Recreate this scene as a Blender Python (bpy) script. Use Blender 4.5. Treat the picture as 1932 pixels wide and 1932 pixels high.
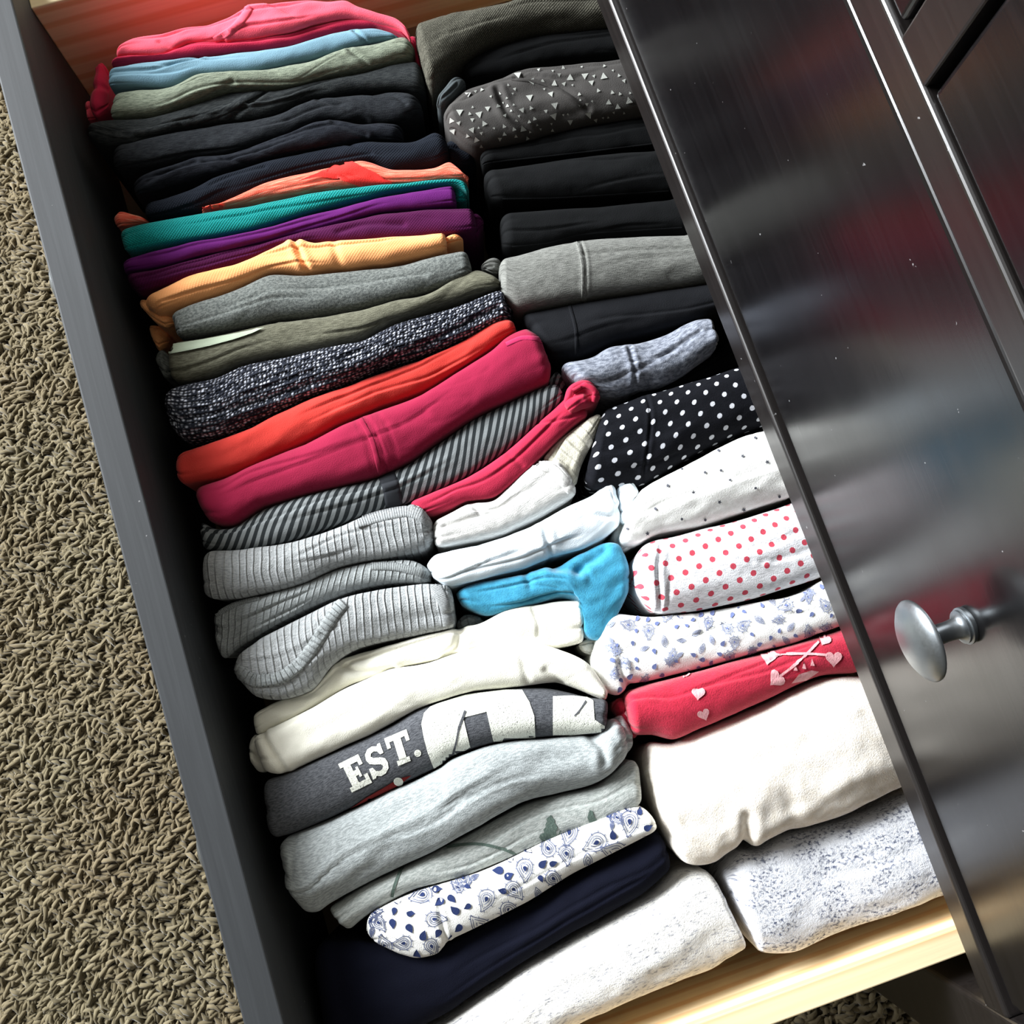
import bpy, bmesh, math, random
import numpy as np
from mathutils import Vector, Matrix
from mathutils.bvhtree import BVHTree

for o in list(bpy.data.objects):
    bpy.data.objects.remove(o)
scene = bpy.context.scene
COL = scene.collection
random.seed(7)
RNG = np.random.default_rng(11)

# ------------------------------------------------------------------ camera
CAM = np.array([-0.18969, 0.19593, 0.52457])
ROTV = np.array([0.18338, -0.05100, -0.31471])
FPX = 1845.86                      # focal length in pixels of a 1932 px frame
_th = float(np.linalg.norm(ROTV))
RM = np.array(Matrix.Rotation(_th, 3, Vector(ROTV / _th)))
cam_d = bpy.data.cameras.new('camera')
cam_d.sensor_fit = 'HORIZONTAL'
cam_d.sensor_width = 36.0
cam_d.lens = 36.0 * FPX / 1932.0
cam_d.clip_start = 0.01
cam = bpy.data.objects.new('camera', cam_d)
COL.objects.link(cam)
cam.matrix_world = Matrix.Translation(Vector(CAM)) @ Matrix(RM.tolist()).to_4x4()
scene.camera = cam

# ------------------------------------------------------------------ light
world = bpy.data.worlds.new('room_ambience')
scene.world = world
world.use_nodes = True
world.node_tree.nodes['Background'].inputs[0].default_value = (1.0, 0.95, 0.86, 1)
world.node_tree.nodes['Background'].inputs[1].default_value = 0.175


def area(name, loc, target, size, power, color):
    l = bpy.data.lights.new(name, 'AREA')
    l.shape = 'RECTANGLE'
    l.size, l.size_y = size
    l.energy = power
    l.color = color
    o = bpy.data.objects.new(name, l)
    COL.objects.link(o)
    o.location = loc
    o.rotation_euler = (Vector(target) - Vector(loc)).to_track_quat('-Z', 'Y').to_euler()
    return o


area('window_daylight', (-1.95, 1.95, 1.02), (-0.15, 0.25, 0.0), (1.6, 1.3), 345, (0.94, 0.97, 1.0))
scene.view_settings.view_transform = 'Standard'
scene.view_settings.look = 'None'
scene.view_settings.exposure = 0.0
scene.view_settings.gamma = 1.0
scene.view_settings.use_curve_mapping = False

# ------------------------------------------------------------------ helpers
FLOOR = -0.36          # carpet level (z = 0 is the top of the open drawer's front)
W = 0.3352             # the drawer is pulled out this far
BOT = -0.150           # drawer bottom, inside
PINE = -0.036          # top of the drawer's pine sides


def ray(px):
    """direction of the camera ray through photo pixel(s)"""
    px = np.asarray(px, float)
    d = np.stack([(px[..., 0] - 966) / FPX, -(px[..., 1] - 966) / FPX, -np.ones(px.shape[:-1])], -1)
    return d @ RM.T


def at(px, z):
    """point at height z seen at photo pixel(s)"""
    d = ray(px)
    t = (np.asarray(z) - CAM[2]) / d[..., 2]
    return CAM + d * np.asarray(t)[..., None]


def lin(c):
    """sRGB 0-255 -> linear"""
    out = []
    for v in c:
        v /= 255.0
        out.append(v / 12.92 if v <= 0.04045 else ((v + 0.055) / 1.055) ** 2.4)
    return tuple(out) + (1.0,)


def link(name, me, mat=None, parent=None, base=None, smooth=True):
    o = bpy.data.objects.new(name, me)
    COL.objects.link(o)
    if mat:
        me.materials.append(mat)
    if smooth:
        me.polygons.foreach_set('use_smooth', [True] * len(me.polygons))
    if parent is not None:
        o.parent = parent
    return o


def tag(o, label, cat, group=None):
    o['label'] = label
    o['category'] = cat
    if group:
        o['group'] = group
    return o


def wpos(o):
    v = Vector((0, 0, 0))
    while o is not None:
        v += o.location
        o = o.parent
    return v


def empty(name, loc, parent=None):
    o = bpy.data.objects.new(name, None)
    COL.objects.link(o)
    o.empty_display_size = 0.02
    o.parent = parent
    o.location = Vector(loc) - (wpos(parent) if parent else Vector((0, 0, 0)))
    return o


def mesh_np(name, verts, faces, uvs=None):
    me = bpy.data.meshes.new(name)
    me.from_pydata([tuple(v) for v in verts], [], faces)
    if uvs is not None:
        lay = me.uv_layers.new(name='UVMap')
        li = np.zeros(len(me.loops), int)
        me.loops.foreach_get('vertex_index', li)
        lay.data.foreach_set('uv', np.asarray(uvs)[li].astype(np.float32).ravel())
    me.update()
    return me


def box(name, lo, hi, mat, parent=None, bevel=0.0015, seg=2):
    """box between two world corners, origin at the foot of its centre"""
    lo, hi = Vector(lo), Vector(hi)
    c = (lo + hi) / 2
    c.z = lo.z
    bm = bmesh.new()
    bmesh.ops.create_cube(bm, size=1)
    for v in bm.verts:
        v.co = Vector([(lo[i] + hi[i]) / 2 + v.co[i] * (hi[i] - lo[i]) for i in range(3)]) - c
    if bevel:
        bmesh.ops.bevel(bm, geom=bm.edges[:], offset=bevel, segments=seg, affect='EDGES', profile=0.5)
    me = bpy.data.meshes.new(name)
    bm.to_mesh(me)
    bm.free()
    o = link(name, me, mat, parent, smooth=False)
    o.location = c - (wpos(parent) if parent else Vector((0, 0, 0)))
    return o


# ------------------------------------------------------------------ node helpers
class G:
    def __init__(self, name):
        self.m = bpy.data.materials.new(name)
        self.m.use_nodes = True
        self.t = self.m.node_tree
        self.b = self.t.nodes['Principled BSDF']

    def n(self, kind, **kw):
        nd = self.t.nodes.new('ShaderNode' + kind)
        for k, v in kw.items():
            setattr(nd, k, v)
        return nd

    def put(self, sock, v):
        if isinstance(v, bpy.types.NodeSocket):
            self.t.links.new(v, sock)
        else:
            sock.default_value = v

    def math(self, op, a, b=0.0, c=0.0):
        nd = self.n('Math', operation=op)
        self.put(nd.inputs[0], a)
        self.put(nd.inputs[1], b)
        self.put(nd.inputs[2], c)
        return nd.outputs[0]

    def map(self, vec, scale=(1, 1, 1), rot=(0, 0, 0), loc=(0, 0, 0)):
        nd = self.n('Mapping')
        self.put(nd.inputs['Vector'], vec)
        nd.inputs['Scale'].default_value = scale
        nd.inputs['Rotation'].default_value = rot
        nd.inputs['Location'].default_value = loc
        return nd.outputs[0]

    def noise(self, vec, scale=1.0, detail=2.0, rough=0.5, dist=0.0):
        nd = self.n('TexNoise')
        self.put(nd.inputs['Vector'], vec)
        nd.inputs['Scale'].default_value = scale
        nd.inputs['Detail'].default_value = detail
        nd.inputs['Roughness'].default_value = rough
        nd.inputs['Distortion'].default_value = dist
        return nd.outputs['Fac']

    def ramp(self, f, a, b, smooth=True):
        nd = self.n('MapRange')
        nd.interpolation_type = 'SMOOTHSTEP' if smooth else 'LINEAR'
        self.put(nd.inputs[0], f)
        nd.inputs[1].default_value = a
        nd.inputs[2].default_value = b
        return nd.outputs[0]

    def mix(self, f, a, b):
        nd = self.n('Mix', data_type='RGBA')
        self.put(nd.inputs[0], f)
        self.put(nd.inputs[6], a)
        self.put(nd.inputs[7], b)
        return nd.outputs[2]

    def bump(self, h, strength=0.5, dist=0.001, normal=None):
        nd = self.n('Bump')
        nd.inputs['Strength'].default_value = strength
        nd.inputs['Distance'].default_value = dist
        self.put(nd.inputs['Height'], h)
        if normal is not None:
            self.put(nd.inputs['Normal'], normal)
        return nd.outputs[0]

    def uv(self):
        tc = self.n('TexCoord')
        v = self.map(tc.outputs['UV'], (1000, 1000, 1000))     # millimetres on the cloth
        s = self.n('SeparateXYZ')
        self.put(s.inputs[0], v)
        return v, s.outputs[0], s.outputs[1]

    def obj(self):
        return self.n('TexCoord').outputs['Object']

    def done(self, color, rough=0.9, normal=None, spec=0.25, sheen=0.0, metal=0.0):
        self.put(self.b.inputs['Base Color'], color)
        self.put(self.b.inputs['Roughness'], rough)
        self.b.inputs['Specular IOR Level'].default_value = spec
        self.b.inputs['Metallic'].default_value = metal
        if sheen:
            self.b.inputs['Sheen Weight'].default_value = sheen
            self.b.inputs['Sheen Roughness'].default_value = 0.5
        if normal is not None:
            self.put(self.b.inputs['Normal'], normal)
        return self.m


def fabric(name, col, col2=None, kind='plain', sheen=0.12, weave=0.5, p=None, a=0.0, lo=0.38, hi=0.62, st=(0.22, 1.6)):
    g = G(name)
    v, u, w = g.uv()
    c1 = lin(col)
    c2 = lin(col2) if col2 else tuple(x * 0.72 for x in c1[:3]) + (1,)
    grain = g.noise(v, 1.5, 3, 0.6)
    h = grain
    bd = 0.0006
    if kind == 'plain':
        f = g.ramp(g.noise(v, 0.08, 2), 0.3, 0.75)
        color = g.mix(g.math('MULTIPLY', f, 0.22), c1, c2)
    elif kind == 'heather':
        f = g.noise(g.map(v, (st[0], st[1], 1), (0, 0, a)), 1.0, 4, 0.65)
        color = g.mix(g.ramp(f, lo, hi), c1, c2)
        h = g.math('ADD', g.math('MULTIPLY', f, 0.7), grain)
    elif kind == 'fleece':
        f = g.noise(v, 0.25, 5, 0.7)
        color = g.mix(g.ramp(f, 0.3, 0.7), c1, c2)
        h = g.math('ADD', g.math('MULTIPLY', g.noise(v, 0.9, 4, 0.7), 2.0), grain)
        bd = 0.0012
    elif kind == 'speckle':
        f = g.noise(g.map(v, (st[0], st[1], 1), (0, 0, a)), 1.0, 3, 0.6, 0.4)
        f2 = g.noise(g.map(v, (0.06, 0.11, 1), (0, 0, a), (9, 4, 0)), 1.0, 2)
        f = g.math('MULTIPLY', g.ramp(f, lo, hi), g.ramp(f2, 0.30, 0.58))
        color = g.mix(f, c1, c2)
        h = g.math('ADD', g.math('MULTIPLY', g.noise(v, 0.8, 4, 0.7), 1.6), grain)
        bd = 0.0011
    elif kind == 'rib':
        per = p or 4.2
        wob = g.math('MULTIPLY', g.math('SUBTRACT', g.noise(v, 0.05, 1), 0.5), 3.0)
        d = g.math('ABSOLUTE', g.math('SUBTRACT', g.math('FRACT', g.math('DIVIDE', g.math('ADD', u, wob), per)), 0.5))
        line = g.ramp(d, 0.0, 0.075)
        d2 = g.math('ABSOLUTE', g.math('SUBTRACT', g.math('FRACT', g.math('DIVIDE', w, 2.4)), 0.5))
        line2 = g.ramp(d2, 0.0, 0.22)
        f = g.noise(g.map(v, (0.35, 1.2, 1)), 1.0, 3, 0.6)
        color = g.mix(g.ramp(f, 0.35, 0.68), c1, c2)
        dark = g.math('ADD', g.math('MULTIPLY', line, 0.26), 0.74)
        dark = g.math('MULTIPLY', dark, g.math('ADD', g.math('MULTIPLY', line2, 0.07), 0.93))
        color = g.mix(dark, tuple(x * 0.35 for x in c1[:3]) + (1,), color)
        h = g.math('ADD', g.math('MULTIPLY', g.ramp(d, 0.0, 0.22), 1.3), grain)
        bd = 0.0011
    elif kind == 'tweed':
        vo = g.n('TexVoronoi')
        vo.inputs['Randomness'].default_value = 0.55
        g.put(vo.inputs['Vector'], g.map(v, (0.42, 0.50, 1)))
        vo.inputs['Scale'].default_value = 1.0
        row = g.math('ABSOLUTE', g.math('SUBTRACT', g.math('FRACT', g.math('DIVIDE', w, 4.0)), 0.5))
        sc = g.n('SeparateColor')
        g.put(sc.inputs[0], vo.outputs['Color'])
        spot = g.math('SUBTRACT', 1.0, g.ramp(vo.outputs['Distance'], 0.2, 0.62))
        big = g.ramp(g.noise(g.map(v, (0.05, 0.22, 1)), 1.0, 2), 0.25, 0.62)
        f = g.math('MULTIPLY', spot, g.math('MULTIPLY', g.ramp(sc.outputs[0], -0.2, 0.7), g.ramp(row, 0.0, 0.16)))
        f = g.math('MULTIPLY', f, g.math('ADD', 0.45, g.math('MULTIPLY', big, 0.55)))
        color = g.mix(f, c1, c2)
        h = g.math('ADD', g.math('MULTIPLY', spot, 2.0), g.math('MULTIPLY', g.ramp(row, 0, 0.3), 1.5))
        bd = 0.0013
    elif kind == 'stripe':
        k = g.math('ADD', u, g.math('MULTIPLY', w, a))
        k = g.math('ADD', k, g.math('MULTIPLY', g.math('SUBTRACT', g.noise(v, 0.03, 1), 0.5), 5.0))
        d = g.math('ABSOLUTE', g.math('SUBTRACT', g.math('FRACT', g.math('DIVIDE', k, p or 5.4)), 0.5))
        f = g.ramp(d, 0.23, 0.27)
        gr = g.noise(g.map(v, (1.0, 1.0, 1)), 1.2, 3)
        color = g.mix(f, c1, g.mix(gr, c2, tuple(x * 0.8 for x in c2[:3]) + (1,)))
    elif kind == 'streak':
        f = g.noise(g.map(v, (0.07, 2.2, 1), (0, 0, a)), 1.0, 3, 0.6)
        color = g.mix(g.ramp(f, lo, hi), c1, c2)
    elif kind == 'dots':
        per, rad = p

        def lattice(off):
            x = g.math('SUBTRACT', g.math('FRACT', g.math('ADD', g.math('DIVIDE', ru, per), off)), 0.5)
            y = g.math('SUBTRACT', g.math('FRACT', g.math('ADD', g.math('DIVIDE', rw, per), off)), 0.5)
            return g.math('SQRT', g.math('ADD', g.math('MULTIPLY', x, x), g.math('MULTIPLY', y, y)))
        ca, sa = math.cos(a), math.sin(a)
        ru = g.math('ADD', g.math('MULTIPLY', u, ca), g.math('MULTIPLY', w, sa))
        rw = g.math('SUBTRACT', g.math('MULTIPLY', w, ca), g.math('MULTIPLY', u, sa))
        d = g.math('MULTIPLY', g.math('MINIMUM', lattice(0.0), lattice(0.5)), per)
        d = g.math('ADD', d, g.math('MULTIPLY', g.math('SUBTRACT', g.noise(v, 0.9, 2), 0.5), 0.5))
        f = g.ramp(d, rad - 0.12, rad + 0.12)
        gr = g.ramp(g.noise(g.map(v, (0.25, 1.5, 1)), 1.0, 4, 0.65), 0.4, 0.72)
        base = g.mix(gr, c1, tuple(x * 0.55 for x in c1[:3]) + (1,))
        color = g.mix(f, c2, base)
    elif kind == 'twill':
        k = g.math('ADD', u, g.math('MULTIPLY', w, 1.2))
        d = g.math('ABSOLUTE', g.math('SUBTRACT', g.math('FRACT', g.math('DIVIDE', k, 1.9)), 0.5))
        f = g.math('MULTIPLY', g.ramp(d, 0.1, 0.4), g.ramp(g.noise(v, 1.0, 3, 0.7), 0.3, 0.7))
        color = g.mix(f, c1, c2)
        h = g.math('ADD', d, grain)
        bd = 0.0008
    elif kind == 'mesh':
        vo = g.n('TexVoronoi')
        vo.inputs['Randomness'].default_value = 0.1
        g.put(vo.inputs['Vector'], g.map(v, (0.75, 0.75, 1), (0, 0, 0.78)))
        vo.inputs['Scale'].default_value = 1.0
        f = g.ramp(vo.outputs['Distance'], 0.15, 0.5)
        color = g.mix(g.math('MULTIPLY', f, 0.6), c1, c2)
        h = g.math('SUBTRACT', 1.0, f)
    nrm = g.bump(h, weave, bd)
    lum = max(c1[0], c1[1], c1[2])
    return g.done(color, 0.92, nrm, 0.10, sheen * min(1.0, lum * 2.5))


def paint(name, col, rough=0.35, grain=0.35, spec=0.5):
    """black-brown stained furniture lacquer with fine wood grain along y"""
    g = G(name)
    o = g.obj()
    f = g.noise(g.map(o, (260, 9, 260)), 1.0, 4, 0.6, 0.6)
    f2 = g.noise(g.map(o, (30, 3, 30)), 1.0, 3, 0.6, 1.0)
    c = lin(col)
    color = g.mix(g.math('MULTIPLY', g.ramp(f, 0.35, 0.75), grain), c, tuple(x * 2.1 + 0.003 for x in c[:3]) + (1,))
    dust = g.noise(o, 260.0, 2, 0.5)
    color = g.mix(g.math('MULTIPLY', g.ramp(dust, 0.765, 0.80), 0.5), color, (0.35, 0.35, 0.35, 1))
    r = g.math('ADD', rough, g.math('MULTIPLY', g.math('SUBTRACT', f2, 0.5), 0.12))
    nrm = g.bump(f, 0.10, 0.0004)
    return g.done(color, r, nrm, spec)


def pine(name):
    g = G(name)
    o = g.obj()
    wv = g.n('TexWave')
    wv.wave_type = 'BANDS'
    wv.bands_direction = 'Z'
    g.put(wv.inputs['Vector'], g.map(o, (0.9, 30, 11)))
    wv.inputs['Scale'].default_value = 1.7
    wv.inputs['Distortion'].default_value = 6.0
    wv.inputs['Detail'].default_value = 2.0
    wv.inputs['Detail Scale'].default_value = 0.7
    fine = g.noise(g.map(o, (8, 300, 300)), 1.0, 3, 0.6)
    f = g.ramp(wv.outputs['Fac'], 0.45, 0.95)
    color = g.mix(f, lin((244, 222, 180)), lin((232, 192, 142)))
    color = g.mix(g.math('MULTIPLY', g.ramp(fine, 0.35, 0.75), 0.15), color, lin((178, 124, 74)))
    return g.done(color, 0.55, g.bump(fine, 0.1, 0.0004), 0.3)


def metal(name):
    g = G(name)
    o = g.obj()
    f = g.noise(o, 900, 3, 0.6)
    r = g.math('ADD', 0.34, g.math('MULTIPLY', f, 0.12))
    return g.done(lin((150, 156, 160)), r, g.bump(f, 0.05, 0.0002), 0.5, 0, 1.0)


def plain(name, col, rough=0.9):
    g = G(name)
    f = g.noise(g.obj(), 30, 3)
    c = lin(col)
    return g.done(g.mix(g.math('MULTIPLY', f, 0.2), c, tuple(x * 0.8 for x in c[:3]) + (1,)), rough, None, 0.2)


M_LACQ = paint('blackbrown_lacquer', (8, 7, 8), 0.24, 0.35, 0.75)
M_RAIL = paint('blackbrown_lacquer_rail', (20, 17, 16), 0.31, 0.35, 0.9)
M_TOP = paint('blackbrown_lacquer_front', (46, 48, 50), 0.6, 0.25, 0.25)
M_PINE = pine('pine_wood')
M_METAL = metal('brushed_nickel')
M_DARK = plain('carcass_inside', (22, 21, 20), 0.8)
M_WALL = plain('wall_paint', (196, 190, 176), 0.9)

# ------------------------------------------------------------------ setting
fl = box('floor', (-2.2, -1.6, FLOOR - 0.05), (0.62, 2.4, FLOOR), plain('carpet_backing', (92, 83, 62)), None, 0)
fl['kind'] = 'structure'
wb = box('wall_back', (0.56, -1.6, FLOOR), (0.62, 2.4, 2.0), M_WALL, None, 0)
wb['kind'] = 'structure'


def carpet():
    """loose twisted yarn tufts, one mesh"""
    g = G('carpet_yarn')
    at_ = g.n('Attribute', attribute_name='tint')
    tc = g.obj()
    big = g.ramp(g.noise(tc, 9.0, 3, 0.6), 0.3, 0.7)
    col = g.mix(at_.outputs['Fac'], lin((90, 82, 62)), lin((113, 104, 82)))
    col = g.mix(g.math('MULTIPLY', big, 0.35), col, lin((92, 76, 54)))
    mat = g.done(col, 0.95, None, 0.1, 0.15)
    pts = []

    def scatter(x0, x1, y0, y1, step, rad):
        nx, ny = int((x1 - x0) / step), int((y1 - y0) / step)
        gx, gy = np.meshgrid(np.arange(nx), np.arange(ny))
        n = gx.size
        x = x0 + (gx.ravel() + RNG.uniform(-.5, .5, n)) * step
        y = y0 + (gy.ravel() + RNG.uniform(-.5, .5, n)) * step
        pts.append(np.stack([x, y, np.full(n, rad)], 1))
    scatter(-0.74, -0.28, -0.06, 0.98, 0.0035, 0.0021)
    scatter(-0.28, 0.16, -0.30, -0.02, 0.0050, 0.0026)
    scatter(-0.80, -0.28, -0.30, -0.06, 0.0052, 0.0026)
    for x0, x1, y0, y1 in ((-1.25, -0.80, -0.75, 1.5), (-0.80, -0.28, -0.75, -0.30), (-0.74, -0.28, 0.98, 1.5), (-0.80, -0.74, -0.06, 1.5),
                           (-0.28, 0.16, -0.75, -0.30), (0.16, 0.56, -0.75, -0.10), (-0.28, 0.56, 0.80, 1.5), (-0.28, 0.56, -0.02, 0.80)):
        scatter(x0, x1, y0, y1, 0.0115, 0.0050)
    P = np.concatenate(pts)
    n = len(P)
    # tufts lie over in a slowly swirling direction
    lowx = np.sin(P[:, 0] * 31 + 1.3 * np.sin(P[:, 1] * 19)) + np.sin(P[:, 1] * 27 + 2.0 * np.sin(P[:, 0] * 23) + 1)
    ang = 0.15 + 0.38 * lowx + RNG.normal(0, 0.48, n)
    ang += np.where(RNG.uniform(size=n) < 0.5, 0, math.pi)
    length = RNG.uniform(0.010, 0.019, n) * np.where(P[:, 2] > 0.004, 1.9, 1.0)
    lift = RNG.uniform(0.002, 0.007, n)
    curl = RNG.normal(0, 0.9, n)
    rings, sides = 4, 4
    V = np.zeros((n, rings, sides, 3))
    base_h = RNG.uniform(0.002, 0.006, n)
    for k in range(rings):
        t = k / (rings - 1)
        a2 = ang + curl * t
        cx = P[:, 0] + np.cos(a2) * length * (t - 0.3)
        cy = P[:, 1] + np.sin(a2) * length * (t - 0.3)
        cz = FLOOR + base_h + lift * math.sin(t * 2.2)
        r = P[:, 2] * [0.7, 1.1, 1.0, 0.35][k]
        for s in range(sides):
            f = 2 * math.pi * s / sides
            V[:, k, s, 0] = cx - np.sin(a2) * np.cos(f) * r
            V[:, k, s, 1] = cy + np.cos(a2) * np.cos(f) * r
            V[:, k, s, 2] = cz + np.sin(f) * r
    idx = np.arange(n)[:, None] * rings * sides
    quads = []
    for k in range(rings - 1):
        for s in range(sides):
            s2 = (s + 1) % sides
            quads.append(np.stack([k * sides + s, k * sides + s2, (k + 1) * sides + s2, (k + 1) * sides + s]))
    Q = (np.array(quads)[None] + idx[..., None]).reshape(-1, 4)
    me = bpy.data.meshes.new('carpet_pile')
    VV = V.reshape(-1, 3)
    me.vertices.add(len(VV))
    me.vertices.foreach_set('co', VV.astype(np.float32).ravel())
    me.loops.add(Q.size)
    me.loops.foreach_set('vertex_index', Q.astype(np.int32).ravel())
    me.polygons.add(len(Q))
    me.polygons.foreach_set('loop_start', np.arange(0, Q.size, 4, dtype=np.int32))
    att = me.attributes.new('tint', 'FLOAT', 'POINT')
    tint = np.repeat(np.clip(RNG.normal(0.5, 0.3, n), 0, 1), rings * sides)
    att.data.foreach_set('value', tint.astype(np.float32))
    me.update(calc_edges=True)
    me.validate()
    o = link('carpet_pile', me, mat)
    o['kind'] = 'stuff'
    tag(o, 'beige twisted frieze carpet pile covering the floor beside the drawer', 'carpet')


carpet()


# ------------------------------------------------------------------ furniture
def lathe(name, prof, mat, parent, loc, n=40):
    """profile (distance along -x from the mount, radius) turned about the x axis"""
    V, F = [], []
    for d, r in prof:
        for k in range(n):
            f = 2 * math.pi * k / n
            V.append((-d, r * math.cos(f), r * math.sin(f)))
    m = len(prof)
    for i in range(m - 1):
        for k in range(n):
            k2 = (k + 1) % n
            F.append((i * n + k, i * n + k2, (i + 1) * n + k2, (i + 1) * n + k))
    F.append(tuple(range(n))[::-1])
    F.append(tuple((m - 1) * n + k for k in range(n)))
    me = mesh_np(name, V, F)
    o = link(name, me, mat, parent)
    md = o.modifiers.new('split', 'EDGE_SPLIT')
    md.split_angle = math.radians(50)
    o.location = Vector(loc) - (wpos(parent) if parent else Vector((0, 0, 0)))
    return o


KNOB_PROF = [(0.0, 0.0074), (0.0010, 0.0078), (0.0020, 0.0078), (0.0024, 0.0070), (0.0034, 0.0070), (0.0040, 0.0054),
             (0.0055, 0.0044), (0.0090, 0.0041), (0.0140, 0.0042), (0.0165, 0.0050), (0.0180, 0.0075), (0.0190, 0.0120),
             (0.0197, 0.0160), (0.0204, 0.0172), (0.0212, 0.0173), (0.0222, 0.0166), (0.0240, 0.0138), (0.0256, 0.0098),
             (0.0266, 0.0052), (0.0269, 0.0010)]

dresser = empty('dresser', (0.24, 0.35, FLOOR))
tag(dresser, 'tall black-brown lacquered chest of drawers with the open drawer pulled out of it', 'dresser')
YA, YB = -0.023, 0.723         # drawer opening, along the dresser
box('leg_post', (0.001, -0.076, FLOOR), (0.046, -0.0275, 0.405), M_RAIL, dresser, 0.0025, 3)
box('leg_post', (0.001, 0.7275, FLOOR), (0.046, 0.776, 0.405), M_RAIL, dresser, 0.0025, 3)
box('leg_post', (0.40, -0.076, FLOOR), (0.446, -0.0275, 0.405), M_RAIL, dresser, 0.0025, 3)
box('leg_post', (0.40, 0.7275, FLOOR), (0.446, 0.776, 0.405), M_RAIL, dresser, 0.0025, 3)
box('side_panel', (0.046, -0.066, -0.22), (0.40, -0.046, 0.405), M_LACQ, dresser, 0.001)
box('side_panel', (0.046, 0.746, -0.22), (0.40, 0.766, 0.405), M_LACQ, dresser, 0.001)
box('back_panel', (0.43, -0.046, -0.22), (0.436, 0.746, 0.405), M_DARK, dresser, 0)
box('rail', (0.0, YA - 0.0045, -0.0015), (0.024, YB + 0.0045, 0.0195), M_RAIL, dresser, 0.0022, 4)
box('rail', (0.0, YA - 0.0045, 0.2285), (0.024, YB + 0.0045, 0.2465), M_RAIL, dresser, 0.0022, 4)
box('rail', (0.0, YA - 0.0045, -0.215), (0.024, YB + 0.0045, -0.185), M_RAIL, dresser, 0.0014, 3)
box('rail', (0.0, YA - 0.0045, 0.392), (0.024, YB + 0.0045, 0.405), M_RAIL, dresser, 0.0014, 3)
box('divider', (0.0, 0.3345, 0.2465), (0.024, 0.3535, 0.392), M_RAIL, dresser, 0.001, 2)
box('drawer_runner', (0.024, -0.046, -0.185), (0.42, -0.020, -0.168), M_DARK, dresser, 0)
box('drawer_runner', (0.024, 0.720, -0.185), (0.42, 0.746, -0.168), M_DARK, dresser, 0)
box('top_board', (-0.012, -0.09, 0.405), (0.46, 0.79, 0.430), M_LACQ, dresser, 0.003, 3)
df = box('drawer_front', (0.0032, YA, 0.0215), (0.022, YB, 0.2258), M_LACQ, dresser, 0.0042, 4)
lathe('knob', KNOB_PROF, M_METAL, df, (0.0032, 0.1635, 0.1300))['label'] = 'brushed nickel mushroom knob'
lathe('knob', KNOB_PROF, M_METAL, df, (0.0032, 0.5365, 0.1300))['label'] = 'brushed nickel mushroom knob'
for ya, yb in ((YA, 0.3310), (0.3570, YB)):
    s = box('drawer_front', (0.0012, ya, 0.2478), (0.022, yb, 0.390), M_LACQ, dresser, 0.0022, 4)
    lathe('knob', KNOB_PROF, M_METAL, s, (0.0012, (ya + yb) / 2, 0.32))['label'] = 'brushed nickel mushroom knob'

drawer = empty('drawer', (-0.12, 0.35, -0.168))
tag(drawer, 'open pine-sided drawer with black-brown front, packed with two rows of folded clothes', 'drawer')
XF = -W
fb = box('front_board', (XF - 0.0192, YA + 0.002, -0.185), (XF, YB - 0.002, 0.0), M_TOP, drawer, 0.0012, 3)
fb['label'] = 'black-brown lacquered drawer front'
for y in (0.1635, 0.5365):
    lathe('knob', KNOB_PROF, M_METAL, fb, (XF - 0.0192, y, -0.088))['label'] = 'brushed nickel mushroom knob'
box('side_board', (XF, -0.0136, -0.168), (0.095, 0.0, PINE), M_PINE, drawer, 0.0008)
box('side_board', (XF, 0.700, -0.168), (0.095, 0.7136, PINE), M_PINE, drawer, 0.0008)
box('back_board', (0.081, 0.0, -0.160), (0.095, 0.700, PINE), M_PINE, drawer, 0.0008)
box('bottom_board', (XF, 0.0, -0.160), (0.081, 0.700, BOT), plain('drawer_bottom', (120, 105, 85), 0.7), drawer, 0)


# ------------------------------------------------------------------ cloth
def vnoise(x, y, seed):
    """smooth 2-D value noise, about -1..1"""
    xi, yi = np.floor(x).astype(np.int64), np.floor(y).astype(np.int64)
    fx, fy = x - xi, y - yi
    fx, fy = fx * fx * (3 - 2 * fx), fy * fy * (3 - 2 * fy)

    def hsh(i, j):
        h = (i * 374761393 + j * 668265263 + seed * 974711) & 0x7fffffff
        h = ((h ^ (h >> 13)) * 1274126177) & 0x7fffffff
        h = h ^ (h >> 16)
        return (h & 0xffff) / 32767.5 - 1
    a = hsh(xi, yi) * (1 - fx) + hsh(xi + 1, yi) * fx
    b = hsh(xi, yi + 1) * (1 - fx) + hsh(xi + 1, yi + 1) * fx
    return a * (1 - fy) + b * fy


def resample(pts, ts):
    """smooth curve through pts sampled at normalised arc lengths"""
    p = np.asarray(pts, float)
    q = np.vstack([2 * p[0] - p[1], p, 2 * p[-1] - p[-2]])
    out = []
    for i in range(1, len(q) - 2):
        t = np.linspace(0, 1, 12, endpoint=False)[:, None]
        a, b, c, d = q[i - 1], q[i], q[i + 1], q[i + 2]
        m1, m2 = 0.5 * (c - a) * 0.8, 0.5 * (d - b) * 0.8
        out.append((2 * t**3 - 3 * t**2 + 1) * b + (t**3 - 2 * t**2 + t) * m1 + (-2 * t**3 + 3 * t**2) * c + (t**3 - t**2) * m2)
    c = np.vstack(out + [p[-1:]])
    L = np.concatenate([[0], np.cumsum(np.linalg.norm(np.diff(c, axis=0), axis=1))])
    L /= L[-1]
    return np.stack([np.interp(ts, L, c[:, k]) for k in range(p.shape[1])], 1)


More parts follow.
